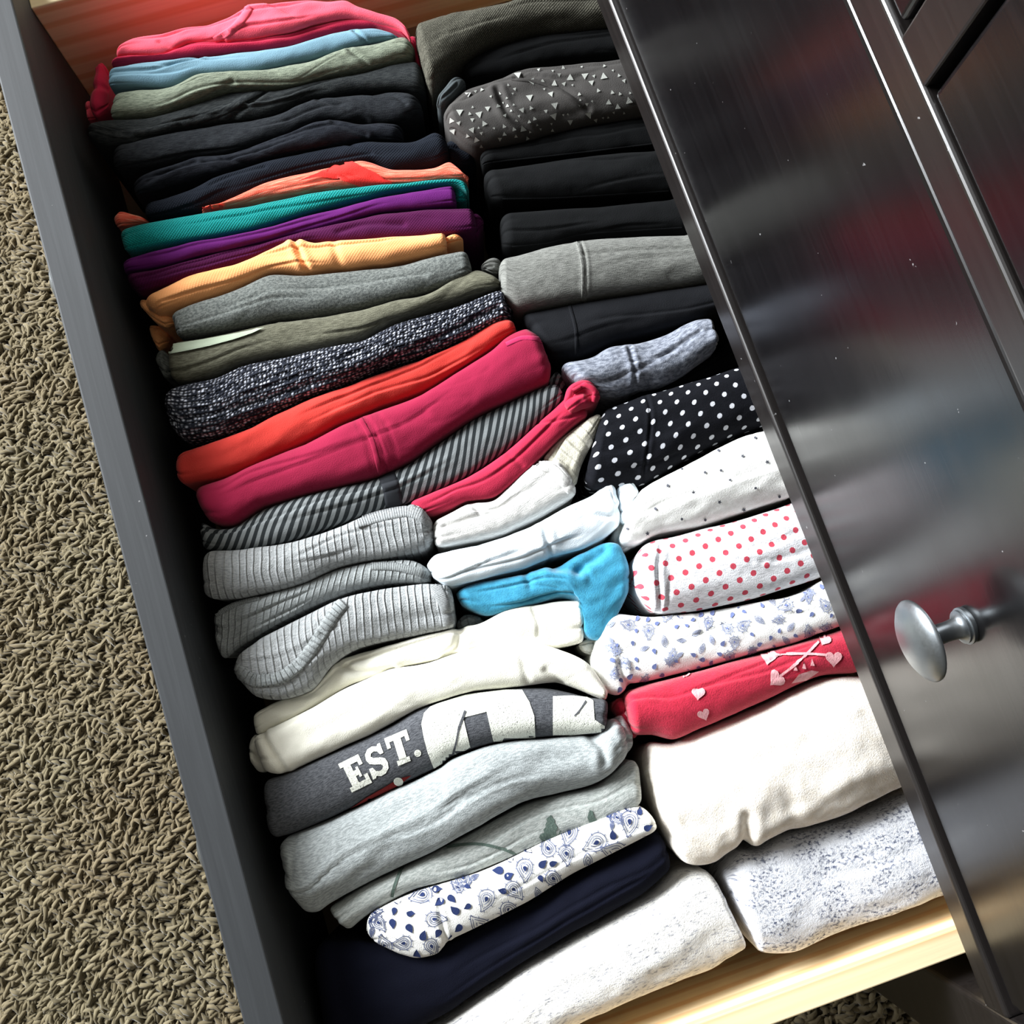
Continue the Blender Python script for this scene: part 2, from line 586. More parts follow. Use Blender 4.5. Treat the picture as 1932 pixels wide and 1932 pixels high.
def poly_dist(XY, line):
    """distance and signed side of points to a polyline (2-D)"""
    best = np.full(XY.shape[:-1], 1e9)
    side = np.zeros(XY.shape[:-1])
    for a, b in zip(line[:-1], line[1:]):
        ab = b - a
        L2 = float(ab @ ab) + 1e-12
        ap = XY - a
        t = np.clip((ap @ ab) / L2, 0, 1)
        d = np.linalg.norm(ap - t[..., None] * ab, axis=-1)
        s = ap[..., 0] * ab[1] - ap[..., 1] * ab[0]
        m = d < best
        best = np.where(m, d, best)
        side = np.where(m, np.sign(s), side)
    return best, side


NADIR = np.array([926.0, 1318.0])
ALL = {}
SEED = [1]


class Cloth:
    pass


def cloth(name, U, Lo, mat, z=-0.046, arch=None, amp=1.0, e=(6, 6), ext=0.0, depth=None, grooves=(), steps=(), crease=(),
          parent=None, fat=0.975, sag=0.0, folds=None, ns=None):
    """One folded garment standing on its edge. U / Lo trace its two long creases in the photo; they are put
    at height z in the drawer, and the cloth is rolled over between them and runs down to the drawer bottom."""
    SEED[0] += 1
    folds = (2 if parent is None else 1) if folds is None else folds
    sd = SEED[0]
    U, Lo = np.asarray(U, float), np.asarray(Lo, float)
    n = ns or 170
    lin_ = np.linspace(0, 1, n)
    ts = 0.75 * lin_ + 0.25 * (0.5 - 0.5 * np.cos(np.pi * lin_))
    u, l = resample(U, ts), resample(Lo, ts)
    A, B = at(u, z), at(l, z)
    wid = np.linalg.norm(B - A, axis=1) / 2
    ah = arch / 1000 if arch else np.clip(0.72 * np.median(wid), 0.005, 0.020)
    # lift the crease that faces away from the camera's foot point: it is the rolled edge that is seen there
    cpx = (u + l) / 2
    out = cpx - NADIR
    R_ = np.linalg.norm(out, axis=1, keepdims=True)
    out = out / np.maximum(R_, 1)
    ud = (u - l) / np.maximum(np.linalg.norm(u - l, axis=1, keepdims=True), 1e-6)
    co = np.sum(out * ud, axis=1)
    A = at(u, z + ah * 0.6 * np.clip(co, 0, 1))
    B = at(l, z + ah * 0.6 * np.clip(-co, 0, 1))
    A[:, 2] = z
    B[:, 2] = z
    if ext:
        m = max(2, int(ext / 0.002))
        d = (A[-1] + B[-1]) / 2 - (A[-12] + B[-12]) / 2
        d[2] = 0
        d = 0.4 * d / np.linalg.norm(d) + 0.6 * np.array([1.0, 0.06, 0])
        d /= np.linalg.norm(d)
        st = (np.arange(1, m + 1) * 0.002)[:, None]
        A = np.vstack([A, A[-1] + d * st])
        B = np.vstack([B, B[-1] + d * st])
        n = len(A)
    C = (A + B) / 2
    H = (B - A) / 2 * fat
    step = np.linalg.norm(np.diff(C, axis=0), axis=1)
    arc = np.concatenate([[0], np.cumsum(step)])
    tot = arc[-1]

    def endf(d, ee):
        if ee <= 0:
            return np.ones_like(d)
        q = np.clip(d / (ee / 1000), 0, 1)
        return np.sqrt(np.clip(1 - (1 - q)**2.2, 0, 1))
    r = endf(arc, e[0]) * (endf(tot - arc, e[1]) if not ext else 1.0)
    H = H * (0.55 + 0.45 * r)[:, None]
    wv = 0.0007 * amp * vnoise(arc / 0.016, arc * 0 + 7.7, sd + 70)
    Hn = H / np.maximum(np.linalg.norm(H, axis=1, keepdims=True), 1e-6)
    C = C + Hn * wv[:, None]
    # everything stays inside the drawer box
    for Q, sg in ((C - H, -1), (C + H, 1)):
        over = np.maximum(Q[:, 1] - 0.6955, 0) + np.minimum(Q[:, 1] - 0.0015, 0)
        C[:, 1] -= over
    C[:, 0] = np.minimum(C[:, 0], 0.0765)
    al = ah * (0.35 + 0.65 * r) * (1 + 0.14 * vnoise(arc / 0.05, arc * 0 + 3.3, sd))
    zl = z - (1 - r) * min(e[0], 10) / 1000 * 0.5 + 0.0022 * amp * vnoise(arc / 0.06, arc * 0, sd + 50)
    if sag:
        zl = zl + sag / 1000 * (2 * arc / tot - 1)
    bot = (BOT + 0.0015) if depth is None else z - depth / 1000
    na = 48
    th = np.linspace(0, np.pi, na)
    hs = np.concatenate([[-0.80, -0.90, -0.965, -0.99], -np.sign(np.cos(th)) * np.abs(np.cos(th))**0.88, [0.99, 0.965, 0.90, 0.80]])
    archz = np.sin(th)**0.72
    nhs = len(hs)
    P = np.zeros((n, nhs, 3))
    P[:] = C[:, None, :] + H[:, None, :] * hs[None, :, None]
    fr = [1.0, 0.55, 0.22, 0.06]
    for k, f in enumerate(fr):
        zz = zl * (1 - f) + bot * f
        P[:, k, 2] = zz
        P[:, -1 - k, 2] = zz
    P[:, 4:-4, 2] = zl[:, None] + al[:, None] * archz[None]
    # arc length across, for the cloth's own coordinates
    dv = np.linalg.norm(np.diff(P, axis=1), axis=2)
    mid = len(hs) // 2
    v = np.concatenate([np.zeros((n, 1)), np.cumsum(dv, axis=1)], 1)
    v = v - v[:, mid:mid + 1]
    uu = np.repeat(arc[:, None], len(hs), 1)
    # normals of the smooth form
    ds = np.gradient(P, axis=0)
    dt = np.gradient(P, axis=1)
    N = np.cross(dt, ds)
    N /= np.maximum(np.linalg.norm(N, axis=2, keepdims=True), 1e-9)
    if N[n // 2, mid, 2] < 0:
        N = -N
    wgt = np.zeros(len(hs))
    wgt[4:-4] = np.sin(th)**0.35
    wgt[2:4] = wgt[-4:-2] = 0.4
    wgt = wgt[None] * (0.35 + 0.65 * r)[:, None]
    U1, V1 = uu * 1000, v * 1000
    sk = 0.5 * vnoise(U1 / 70, V1 * 0, sd + 9) + 0.3
    disp = amp * (1.0 * vnoise(U1 / 38 + sk, (V1 + U1 * 0.12 * sk) / 9, sd) + 0.45 * vnoise(U1 / 15, V1 / 6, sd + 1)
                  + 0.20 * vnoise(U1 / 6, V1 / 4, sd + 2)) / 1000
    # crisp creases, and the stacked layers that show at the folded ends
    rx, ry = U1 / 48 + 0.9 * sk + V1 / 60, (V1 - U1 * 0.30 * np.sign(sk)) / 9
    rid = np.clip(1 - np.abs(vnoise(rx, ry, sd + 3)) * 5.0, 0, 1)
    rid *= np.clip(vnoise(U1 / 45, V1 / 22, sd + 4) + 0.25, 0, 1)
    disp = disp - 0.5 * amp * rid**1.5 / 1000
    rnd = random.Random(sd * 13 + 5)
    wmm = float(np.median(wid)) * 1000
    for k in range(folds):                                 # the edge of an inner layer running along the fold
        h0, h1 = rnd.uniform(-0.75, 0.75), rnd.uniform(-0.7, 0.7)
        s0, ln_ = rnd.uniform(-0.2, 0.45), rnd.uniform(0.35, 0.75)
        sn = uu / tot
        vc = wmm * (h0 + h1 * (sn - 0.5) + 0.22 * vnoise(U1 / 42, V1 * 0, sd + 20 + k))
        dvv = (V1 - vc) * rnd.choice([-1, 1])
        mask = np.clip((sn - s0) / 0.12, 0, 1) * np.clip((s0 + ln_ - sn) / 0.12, 0, 1)
        disp = disp + min(amp, 1.0) * mask * (0.0011 * np.clip(dvv / 0.9 + 0.5, 0, 1) * np.exp(-np.clip(dvv, 0, 99) / 6) - 0.0008 * np.exp(-((dvv + 0.6) / 1.0)**2))
    layers = 2.2 + 1.5 * ((sd * 37) % 10) / 10
    near = np.exp(-arc * 1000 / 7.0) + (0 if ext else 1) * np.exp(-(tot - arc) * 1000 / 7.0)
    lay = np.abs(np.sin(np.linspace(0, np.pi, nhs) * layers + sd))
    disp = disp - 1.6 / 1000 * near[:, None] * np.clip(1 - lay * 2.2, 0, 1)[None]
    zmid = z + 0.7 * ah
    XY = P[..., :2]
    for gr in grooves:
        line, dep, wd = gr[0], gr[1], gr[2]
        ln = at(resample(line, np.linspace(0, 1, 16)), zmid)[:, :2]
        d, _ = poly_dist(XY, ln)
        disp = disp - dep / 1000 * np.exp(-(d * 1000 / wd)**2)
        if len(gr) > 3:                                    # a soft welt beside the groove
            disp = disp + gr[3] / 1000 * np.exp(-((d * 1000 - 2.2 * wd) / (1.4 * wd))**2)
    for line, hgt, sgn in steps:                           # an overlapping layer that ends along this line
        ln = at(resample(line, np.linspace(0, 1, 16)), zmid)[:, :2]
        d, s = poly_dist(XY, ln)
        sd_ = d * s * sgn * 1000
        disp = disp + hgt / 1000 * (np.clip(sd_ / 0.7 + 0.5, 0, 1)) * np.exp(-np.clip(sd_, 0, 99) / 14)
    P = P + N * (disp * wgt)[..., None]
    nv, nh = P.shape[0], P.shape[1]
    idx = np.arange(nv * nh).reshape(nv, nh)
    q = np.stack([idx[:-1, :-1], idx[:-1, 1:], idx[1:, 1:], idx[1:, :-1]], -1).reshape(-1, 4)
    faces = [tuple(x) for x in q[:, ::-1].tolist()]
    for i in range(nh // 2 - 1):                           # end caps
        faces.append((int(idx[0, i]), int(idx[0, i + 1]), int(idx[0, nh - 2 - i]), int(idx[0, nh - 1 - i])))
        faces.append((int(idx[-1, i + 1]), int(idx[-1, i]), int(idx[-1, nh - 1 - i]), int(idx[-1, nh - 2 - i])))
    VV = P.reshape(-1, 3)
    base = Vector((float(C[:, 0].mean()), float(C[:, 1].mean()), float(bot)))
    uvs = np.stack([uu.ravel() + sd * 0.137, v.ravel() + sd * 0.071], 1)
    origin = base if parent is None else wpos(parent)
    me = mesh_np(name, VV - np.array(base), faces, uvs)
    o = link(name, me, mat, parent)
    o.location = base - (wpos(parent) if parent is not None else Vector((0, 0, 0)))
    c = Cloth()
    c.o, c.bvh, c.base = o, BVHTree.FromPolygons([tuple(x) for x in VV], faces), base
    c.z = z + ah
    c.others = []
    return c


MISS = []


def drop(c, px, lift):
    """points of the cloth's surface under photo pixels, lifted off it"""
    res = []
    MISS.clear()
    d = ray(px)
    for k in range(len(d)):
        dv = Vector(d[k]).normalized()
        hit = c.bvh.ray_cast(Vector(CAM), dv)
        if hit[0] is None:
            t = (c.z - 0.004 - CAM[2]) / d[k][2]
            q = Vector(CAM + d[k] * t)
            near = c.bvh.find_nearest(q)
            MISS.append(k)
            p, nn = (near[0], Vector((0, 0, 1))) if near[0] is not None else (q, Vector((0, 0, 1)))
        else:
            p, nn = hit[0], hit[1]
            if nn.dot(dv) > 0:
                nn = -nn
        res.append(p + nn * lift)
    return res


def print_mesh(c, name, polys, mat, lift=0.00035, cell=7.0, stuff=False):
    """flat print: outlines given in photo pixels, laid onto the cloth"""
    bm = bmesh.new()
    for poly in polys:
        vs = [bm.verts.new((x, y, 0)) for x, y in poly]
        try:
            f = bm.faces.new(vs)
        except ValueError:
            continue
    bm.normal_update()
    bmesh.ops.triangulate(bm, faces=bm.faces[:], ngon_method='EAR_CLIP')
    if cell:
        xs = [v.co.x for v in bm.verts]
        ys = [v.co.y for v in bm.verts]
        for k in range(int(min(xs) // cell) + 1, int(max(xs) // cell) + 1):
            bmesh.ops.bisect_plane(bm, geom=bm.verts[:] + bm.edges[:] + bm.faces[:], plane_co=(k * cell, 0, 0), plane_no=(1, 0, 0))
        for k in range(int(min(ys) // cell) + 1, int(max(ys) // cell) + 1):
            bmesh.ops.bisect_plane(bm, geom=bm.verts[:] + bm.edges[:] + bm.faces[:], plane_co=(0, k * cell, 0), plane_no=(0, 1, 0))
    px = np.array([(v.co.x, v.co.y) for v in bm.verts])
    pos = drop(c, px, lift)
    for v, p in zip(bm.verts, pos):
        v.co = p - c.base
    bm.verts.ensure_lookup_table()
    gone = {f for k in MISS for f in bm.verts[k].link_faces}
    bmesh.ops.delete(bm, geom=list(gone), context='FACES')
    gone = [f for f in bm.faces if any(e.calc_length() > 0.012 for e in f.edges)]
    bmesh.ops.delete(bm, geom=gone, context='FACES')
    me = bpy.data.meshes.new(name)
    bm.to_mesh(me)
    bm.free()
    lay = me.uv_layers.new(name='UVMap')
    for lp in me.loops:
        co = me.vertices[lp.vertex_index].co
        lay.data[lp.index].uv = (co.x, co.y)
    o = link(name, me, mat, c.o)
    if stuff:
        o['kind'] = 'stuff'
    return o


def band(c, name, line, width, mat, height=1.3, n=60):
    """a raised strip of cloth (neckband, hem, seam tape) sewn along a line of photo pixels; width in px"""
    ln = resample(line, np.linspace(0, 1, n))
    tg = np.gradient(ln, axis=0)
    tg /= np.linalg.norm(tg, axis=1, keepdims=True)
    nr = np.stack([-tg[:, 1], tg[:, 0]], 1)
    prof = [(-0.5, -0.8), (-0.47, 0.35), (-0.3, 0.8), (0, 1.0), (0.3, 0.8), (0.47, 0.35), (0.5, -0.8)]
    V, UV = [], []
    for a, hh in prof:
        pos = drop(c, ln + nr * (a * width), hh * height / 1000)
        for k, p in enumerate(pos):
            V.append(p - c.base)
            UV.append((k / n * 0.12, a * width * 0.0003))
    m = len(prof)
    F = [(i * n + k, (i + 1) * n + k, (i + 1) * n + k + 1, i * n + k + 1) for i in range(m - 1) for k in range(n - 1)]
    me = mesh_np(name, V, F, np.array(UV))
    return link(name, me, mat, c.o)

# ------------------------------------------------------------------ the folded clothes, near row (shirts)
F = fabric
GL = 'folded shirts filed in the row along the drawer front'
GR = 'folded bottoms filed in the row against the dresser'


def shirt(key, label, cat, U, Lo, mat, grp=GL, **kw):
    c = cloth(cat.replace(' ', '_') if not key else key, U, Lo, mat, **kw)
    tag(c.o, label, cat, grp)
    return c


m_pink = F('pink_jersey', (238, 88, 108), (220, 66, 90))
c = shirt('folded_shirt', 'hot pink folded shirt at the far end against the pine side', 'shirt',
          [(215, 87), (250, 65), (362, 49), (428, 32), (464, 13), (507, 9), (616, 2), (652, 0), (680, 16), (745, 34), (770, 60)],
          [(217, 108), (308, 103), (362, 84), (435, 80), (543, 67), (634, 40), (688, 42), (750, 58), (775, 74)],
          m_pink, z=-0.044, amp=1.2, grooves=[([(300, 78), (330, 98)], 1.2, 1.5)],
          steps=[([(425, 70), (450, 40), (470, 12)], 1.6, 1), ([(500, 12), (560, 40), (620, 50)], 1.0, 1)])
band(c, 'neckband', [(405, 76), (440, 55), (462, 30), (472, 13)], 15, m_pink, 0.9)
m_crim = F('crimson_jersey', (190, 40, 72), (152, 26, 54))
c = shirt('folded_shirt', 'crimson folded shirt between the hot pink and the dusty blue one', 'shirt',
          [(212, 110), (308, 102), (362, 82), (435, 78), (543, 65), (634, 38), (688, 40), (760, 60)],
          [(207, 122), (326, 112), (399, 105), (543, 88), (634, 62), (700, 55), (723, 60), (775, 80)], m_crim, z=-0.047, amp=0.9)
cloth('sleeve', [(184, 122), (192, 118), (205, 124)], [(170, 222), (186, 228), (206, 222)], m_crim, z=-0.072, depth=40, parent=c.o, ns=50, arch=8, amp=1.5)
cloth('sleeve', [(158, 190), (170, 182)], [(166, 232), (182, 232)], m_pink, z=-0.085, depth=30, parent=c.o, ns=30, arch=6)
cloth('sleeve', [(768, 66), (786, 74), (800, 120)], [(762, 90), (776, 100), (792, 148)], m_crim, z=-0.058, depth=50, parent=c.o, ns=50, arch=6)
c = shirt('folded_shirt', 'dusty blue folded shirt next to the crimson one', 'shirt',
          [(203, 132), (326, 110), (399, 104), (543, 88), (634, 60), (700, 52), (735, 60), (752, 72)],
          [(206, 168), (326, 166), (380, 144), (471, 138), (580, 118), (634, 103), (700, 84), (756, 76)],
          F('dusty_blue_jersey', (108, 142, 158), (88, 118, 134)), z=-0.046, amp=0.7,
          grooves=[([(208, 139), (290, 134), (350, 114), (380, 106)], 1.4, 1.0, 0.5), ([(668, 60), (694, 82)], 1.2, 1.0, 0.5)])
m_sage = F('sage_heather', (132, 140, 122), (94, 101, 88), 'heather')
c = shirt('folded_shirt', 'sage grey heathered folded shirt beside the dusty blue one', 'shirt',
          [(212, 172), (326, 166), (380, 142), (471, 137), (580, 117), (634, 98), (700, 82), (756, 68), (780, 78)],
          [(206, 222), (290, 218), (362, 197), (435, 172), (543, 164), (616, 146), (672, 135), (777, 108)], m_sage, z=-0.047, amp=0.9,
          grooves=[([(300, 212), (380, 184), (440, 158)], 1.3, 1.2, 0.4), ([(660, 98), (700, 125)], 1.3, 1.2, 0.5)])
cloth('sleeve', [(752, 72), (772, 74), (782, 82)], [(760, 100), (775, 104), (784, 108)], m_sage, z=-0.052, depth=45, parent=c.o, ns=40, arch=5)
m_char = F('charcoal_heather', (50, 53, 53), (30, 33, 35), 'heather')
c = shirt('folded_shirt', 'charcoal heathered folded shirt with sagging end beside the sage one', 'shirt',
          [(163, 232), (207, 226), (290, 218), (362, 197), (435, 172), (543, 164), (616, 146), (672, 135), (777, 108), (797, 120)],
          [(166, 262), (217, 281), (326, 249), (399, 234), (507, 218), (580, 190), (634, 180), (700, 172), (745, 168), (804, 172)],
          m_char, z=-0.050, amp=1.1, e=(10, 8), grooves=[([(420, 228), (470, 196), (500, 172)], 1.4, 1.2, 0.5), ([(166, 247), (280, 258), (340, 235)], 1.5, 1.4, 0.6)])
band(c, 'neckband', [(172, 240), (235, 254), (320, 240), (385, 222), (430, 206), (462, 186), (495, 170)], 16, m_char, 1.0)
c = shirt('folded_shirt', 'charcoal blue folded shirt, first dark one after the sagging charcoal shirt', 'shirt',
          [(212, 282), (326, 248), (399, 233), (507, 217), (580, 188), (634, 179), (700, 171), (745, 168), (790, 175)],
          [(217, 322), (290, 317), (362, 298), (435, 288), (543, 256), (616, 230), (672, 232), (756, 228), (800, 210)],
          F('charcoal_blue_heather', (41, 44, 47), (26, 28, 32), 'heather'), z=-0.052, amp=1.1, e=(9, 8),
          grooves=[([(600, 190), (640, 200), (690, 222)], 1.4, 1.3, 0.5), ([(690, 172), (740, 178), (765, 195)], 1.2, 1.3)])
c = shirt('folded_shirt', 'dark navy folded shirt with a twisted fold, middle of the dark stack', 'shirt',
          [(246, 342), (290, 320), (362, 298), (435, 288), (543, 256), (616, 229), (680, 233), (760, 230)],
          [(254, 372), (326, 350), (417, 328), (507, 302), (616, 279), (688, 268), (756, 262)],
          F('dark_navy_heather', (34, 37, 43), (21, 23, 29), 'heather'), z=-0.052, amp=1.2, e=(9, 7),
          grooves=[([(280, 345), (330, 320), (370, 305)], 1.4, 1.3, 0.5), ([(420, 300), (470, 310)], 1.2, 1.2), ([(630, 236), (690, 256)], 1.3, 1.3, 0.5)])
m_nm = F('navy_mesh', (28, 33, 42), (14, 17, 24), 'mesh')
c = shirt('folded_shirt', 'navy mesh folded sports shirt beside the coral streaked one', 'shirt',
          [(268, 386), (362, 356), (417, 328), (507, 302), (616, 278), (688, 267), (774, 266), (817, 247), (842, 254)],
          [(275, 414), (377, 399), (435, 379), (543, 336), (616, 318), (700, 308), (745, 318), (817, 308), (848, 292)],
          m_nm, z=-0.053, amp=0.8, e=(9, 7), grooves=[([(400, 352), (440, 332), (500, 318)], 1.2, 1.5), ([(655, 270), (700, 290)], 1.2, 1.2)])
cloth('sleeve', [(835, 262), (870, 262), (898, 282)], [(842, 306), (872, 320), (898, 312)], m_nm, z=-0.066, depth=60, parent=c.o, ns=40, arch=9)
m_cs = F('coral_streak', (238, 92, 70), (250, 178, 150), 'streak', lo=0.45, hi=0.72)
c = shirt('folded_shirt', 'coral folded sports shirt with white streaks and a red band', 'shirt',
          [(380, 392), (424, 384), (507, 342), (616, 316), (681, 301), (745, 319), (817, 315), (850, 304), (880, 333)],
          [(380, 404), (471, 388), (580, 366), (700, 352), (745, 350), (870, 341), (884, 346)], m_cs, z=-0.050, amp=0.7, arch=7)
m_red = F('red_jersey', (236, 52, 46))
print_mesh(c, 'contrast_panel', [[(560, 344), (606, 326), (640, 312), (666, 308), (706, 326), (740, 344), (712, 350), (680, 350), (640, 338), (600, 335)]], m_red, 0.0014)
print_mesh(c, 'contrast_panel', [[(384, 392), (422, 379), (420, 390), (388, 398)]], m_red, 0.0014)
cloth('sleeve', [(213, 406), (232, 400), (280, 416)], [(222, 432), (245, 430), (282, 424)], m_cs, z=-0.062, depth=40, parent=c.o, ns=40, arch=5)
m_teal = F('teal_mesh', (14, 146, 142), (6, 102, 102), 'mesh', weave=0.7)
c = shirt('folded_shirt', 'teal mesh folded sports shirt beside the coral streaked one', 'shirt',
          [(222, 432), (326, 410), (471, 388), (580, 365), (700, 349), (745, 346), (854, 338), (884, 346)],
          [(236, 477), (326, 462), (471, 437), (580, 404), (700, 375), (745, 364), (854, 352), (884, 366)], m_teal, z=-0.047, amp=0.5)
cloth('sleeve', [(855, 345), (882, 345)], [(858, 386), (880, 384)], m_teal, z=-0.055, depth=60, parent=c.o, ns=30, arch=5)
c = shirt('folded_shirt', 'bright purple folded shirt beside the teal one', 'shirt',
          [(224, 490), (326, 463), (471, 437), (580, 404), (700, 375), (745, 365), (820, 352), (858, 348)],
          [(232, 512), (290, 506), (399, 478), (507, 455), (580, 438), (700, 405), (745, 398), (862, 388)],
          F('purple_jersey', (92, 26, 98), (70, 18, 76)), z=-0.047, amp=0.6, e=(8, 3))
m_plum = F('plum_mesh', (80, 20, 66), (52, 11, 44), 'mesh', weave=0.3)
c = shirt('folded_shirt', 'plum folded sports shirt between the bright purple and the orange one', 'shirt',
          [(228, 514), (290, 506), (399, 477), (507, 454), (580, 437), (700, 405), (745, 398), (861, 390), (895, 392)],
          [(261, 554), (308, 540), (399, 512), (471, 487), (525, 467), (580, 460), (636, 460), (745, 450), (839, 442), (900, 436)],
          m_plum, z=-0.049, amp=0.7, e=(8, 4), grooves=[([(640, 440), (690, 425), (760, 425)], 1.2, 2.0)])
cloth('sleeve', [(888, 400), (902, 404), (912, 412)], [(888, 450), (902, 448), (912, 428)], m_plum, z=-0.060, depth=60, parent=c.o, ns=30, arch=5)
cloth('sleeve', [(240, 520), (262, 535)], [(246, 545), (266, 556)], m_plum, z=-0.075, depth=40, parent=c.o, ns=30, arch=5)
m_or = F('orange_mesh', (255, 182, 122), (252, 164, 98), 'mesh', weave=0.25)
c = shirt('folded_shirt', 'bright orange folded sports shirt with a pinched fold', 'shirt',
          [(263, 567), (290, 549), (362, 513), (435, 498), (507, 470), (551, 451), (594, 461), (634, 453), (700, 450), (745, 445), (842, 437)],
          [(300, 592), (362, 571), (435, 546), (507, 514), (580, 514), (640, 508), (700, 502), (745, 497), (842, 474)],
          m_or, z=-0.045, amp=0.9, e=(9, 3), grooves=[([(555, 452), (565, 480), (582, 514)], 2.2, 1.6, 1.0), ([(630, 458), (640, 500)], 1.2, 2.5)])
cloth('sleeve', [(838, 444), (860, 442), (874, 447)], [(838, 468), (858, 464), (873, 456)], m_or, z=-0.052, depth=30, parent=c.o, ns=30, arch=5)
cloth('sleeve', [(262, 566), (282, 570), (312, 585), (330, 598)], [(276, 592), (296, 612), (318, 622), (332, 614)], m_or, z=-0.062, depth=40, parent=c.o, ns=40, arch=5, amp=1.5)
cloth('sleeve', [(280, 608), (300, 614), (322, 618)], [(292, 648), (304, 664), (318, 655)], m_or, z=-0.082, depth=40, parent=c.o, ns=40, arch=5, amp=1.5)
m_gh = F('grey_heather', (118, 122, 118), (82, 86, 84), 'heather', st=(0.5, 0.8))
c = shirt('folded_shirt', 'mid grey heathered folded shirt beside the bright orange one', 'shirt',
          [(318, 590), (362, 571), (435, 546), (507, 516), (580, 515), (640, 509), (700, 502), (745, 497), (868, 471), (886, 480)],
          [(335, 638), (399, 630), (507, 608), (560, 600), (600, 596), (672, 585), (745, 567), (817, 549), (892, 520)], m_gh, z=-0.046, amp=0.8,
          grooves=[([(322, 600), (332, 618), (338, 632)], 1.2, 1.0), ([(760, 505), (800, 520)], 1.0, 2.5)])
m_ol = F('olive_heather', (112, 111, 95), (80, 79, 66), 'heather')
c = shirt('folded_shirt', 'olive grey heathered folded shirt above the charcoal tweed knit', 'shirt',
          [(318, 642), (399, 632), (507, 610), (560, 602), (600, 597), (672, 586), (745, 568), (817, 550), (897, 508), (945, 530)],
          [(321, 716), (354, 722), (408, 708), (462, 686), (571, 664), (680, 642), (745, 609), (854, 573), (945, 544)], m_ol, z=-0.047, amp=0.8,
          steps=[([(318, 666), (400, 650), (470, 632), (520, 610)], 0.8, 1)])
m_mint = F('pale_mint_jersey', (172, 184, 162))
print_mesh(c, 'mint_lining', [[(320, 653), (340, 650), (390, 642), (450, 631), (500, 620), (476, 631), (440, 643), (395, 655), (350, 664), (322, 669)]], m_mint, 0.0014)
cloth('sleeve', [(290, 668), (305, 660), (322, 668)], [(304, 702), (315, 718), (326, 718)], m_gh, z=-0.070, depth=45, parent=c.o, ns=30, arch=5)
m_tw = F('charcoal_tweed', (30, 33, 42), (226, 230, 244), 'tweed', weave=0.9)
c = shirt('folded_sweater', 'charcoal and white tweed knit folded sweater', 'sweater',
          [(306, 732), (354, 722), (408, 708), (462, 686), (571, 664), (680, 642), (745, 609), (854, 573), (941, 541), (950, 560)],
          [(322, 808), (354, 834), (408, 827), (462, 806), (571, 756), (680, 716), (800, 672), (854, 648), (966, 596)], m_tw, z=-0.043, amp=1.0, e=(9, 4),
          grooves=[([(330, 800), (420, 780), (560, 735), (720, 690), (940, 580)], 1.5, 1.8, 0.4)])
cloth('sleeve', [(930, 565), (955, 562), (970, 575)], [(930, 600), (955, 602), (968, 596)], m_tw, z=-0.050, depth=60, parent=c.o, ns=30, arch=5)
c = shirt('folded_shirt', 'coral red folded shirt beside the tweed sweater', 'shirt',
          [(330, 856), (408, 828), (462, 806), (571, 756), (680, 716), (800, 672), (854, 648), (930, 606), (968, 600)],
          [(334, 906), (354, 914), (426, 899), (499, 864), (571, 835), (643, 798), (716, 769), (800, 736), (915, 664), (977, 626)],
          F('coral_red_jersey', (206, 62, 54), (188, 48, 42)), z=-0.044, amp=0.9, e=(7, 5))
m_mag = F('magenta_knit', (144, 28, 60), (128, 22, 50))
c = shirt('folded_jacket', 'magenta folded sports jacket with a stitched seam across it', 'jacket',
          [(357, 920), (426, 899), (499, 864), (571, 835), (643, 798), (716, 769), (800, 736), (915, 664), (955, 632), (991, 614), (1018, 622)],
          [(396, 990), (444, 992), (499, 958), (571, 936), (643, 918), (716, 900), (772, 872), (845, 822), (917, 778), (1026, 728), (1045, 704)],
          m_mag, z=-0.042, amp=0.6, e=(8, 8), grooves=[([(690, 786), (712, 824), (730, 890)], 1.0, 0.8, 0.4), ([(672, 795), (694, 840), (706, 896)], 0.6, 0.8),
                                                      ([(712, 776), (735, 815), (752, 880)], 0.6, 0.8), ([(756, 800), (800, 782)], 1.2, 4)])
band(c, 'seam', [(680, 790), (702, 832), (718, 894)], 10, m_mag, 0.5)
band(c, 'hem_stitching', [(955, 650), (985, 638), (1015, 640), (1036, 655)], 9, F('magenta_thread', (176, 42, 86)), 0.6)
m_st = F('stripe_jersey', (46, 50, 52), (140, 145, 146), 'stripe', p=5.6, a=0.75)
c = shirt('folded_shirt', 'black and grey diagonally striped folded shirt beside the magenta jacket', 'shirt',
          [(377, 978), (404, 996), (444, 992), (499, 958), (571, 936), (643, 918), (716, 900), (772, 872), (845, 822), (917, 778), (1026, 728), (1056, 722)],
          [(384, 1040), (440, 1042), (499, 1034), (571, 1016), (680, 975), (720, 962), (772, 948), (881, 901), (954, 853), (1026, 790), (1068, 752)], m_st, z=-0.046, amp=0.8, e=(7, 5))
band(c, 'shoulder_seam', [(728, 893), (738, 920), (744, 956)], 34, F('charcoal_tape', (52, 54, 58)), 0.7)
cloth('sleeve', [(1030, 722), (1050, 700), (1064, 712)], [(1040, 740), (1060, 738), (1072, 735)], m_st, z=-0.056, depth=50, parent=c.o, ns=30, arch=5)
m_rasp = F('raspberry_jersey', (176, 40, 68), (154, 31, 56))
c = shirt('folded_shirt', 'raspberry folded shirt with a curled-over end, beside the striped one', 'shirt',
          [(770, 950), (820, 928), (881, 902), (954, 853), (1026, 790), (1066, 752), (1082, 732)],
          [(806, 978), (850, 962), (881, 948), (935, 938), (990, 893), (1033, 850), (1084, 803), (1112, 784)],
          m_rasp, z=-0.044, amp=0.8, e=(5, 4), grooves=[([(1018, 800), (1050, 796), (1092, 786)], 0.8, 0.9), ([(960, 860), (985, 880)], 1.0, 2)])
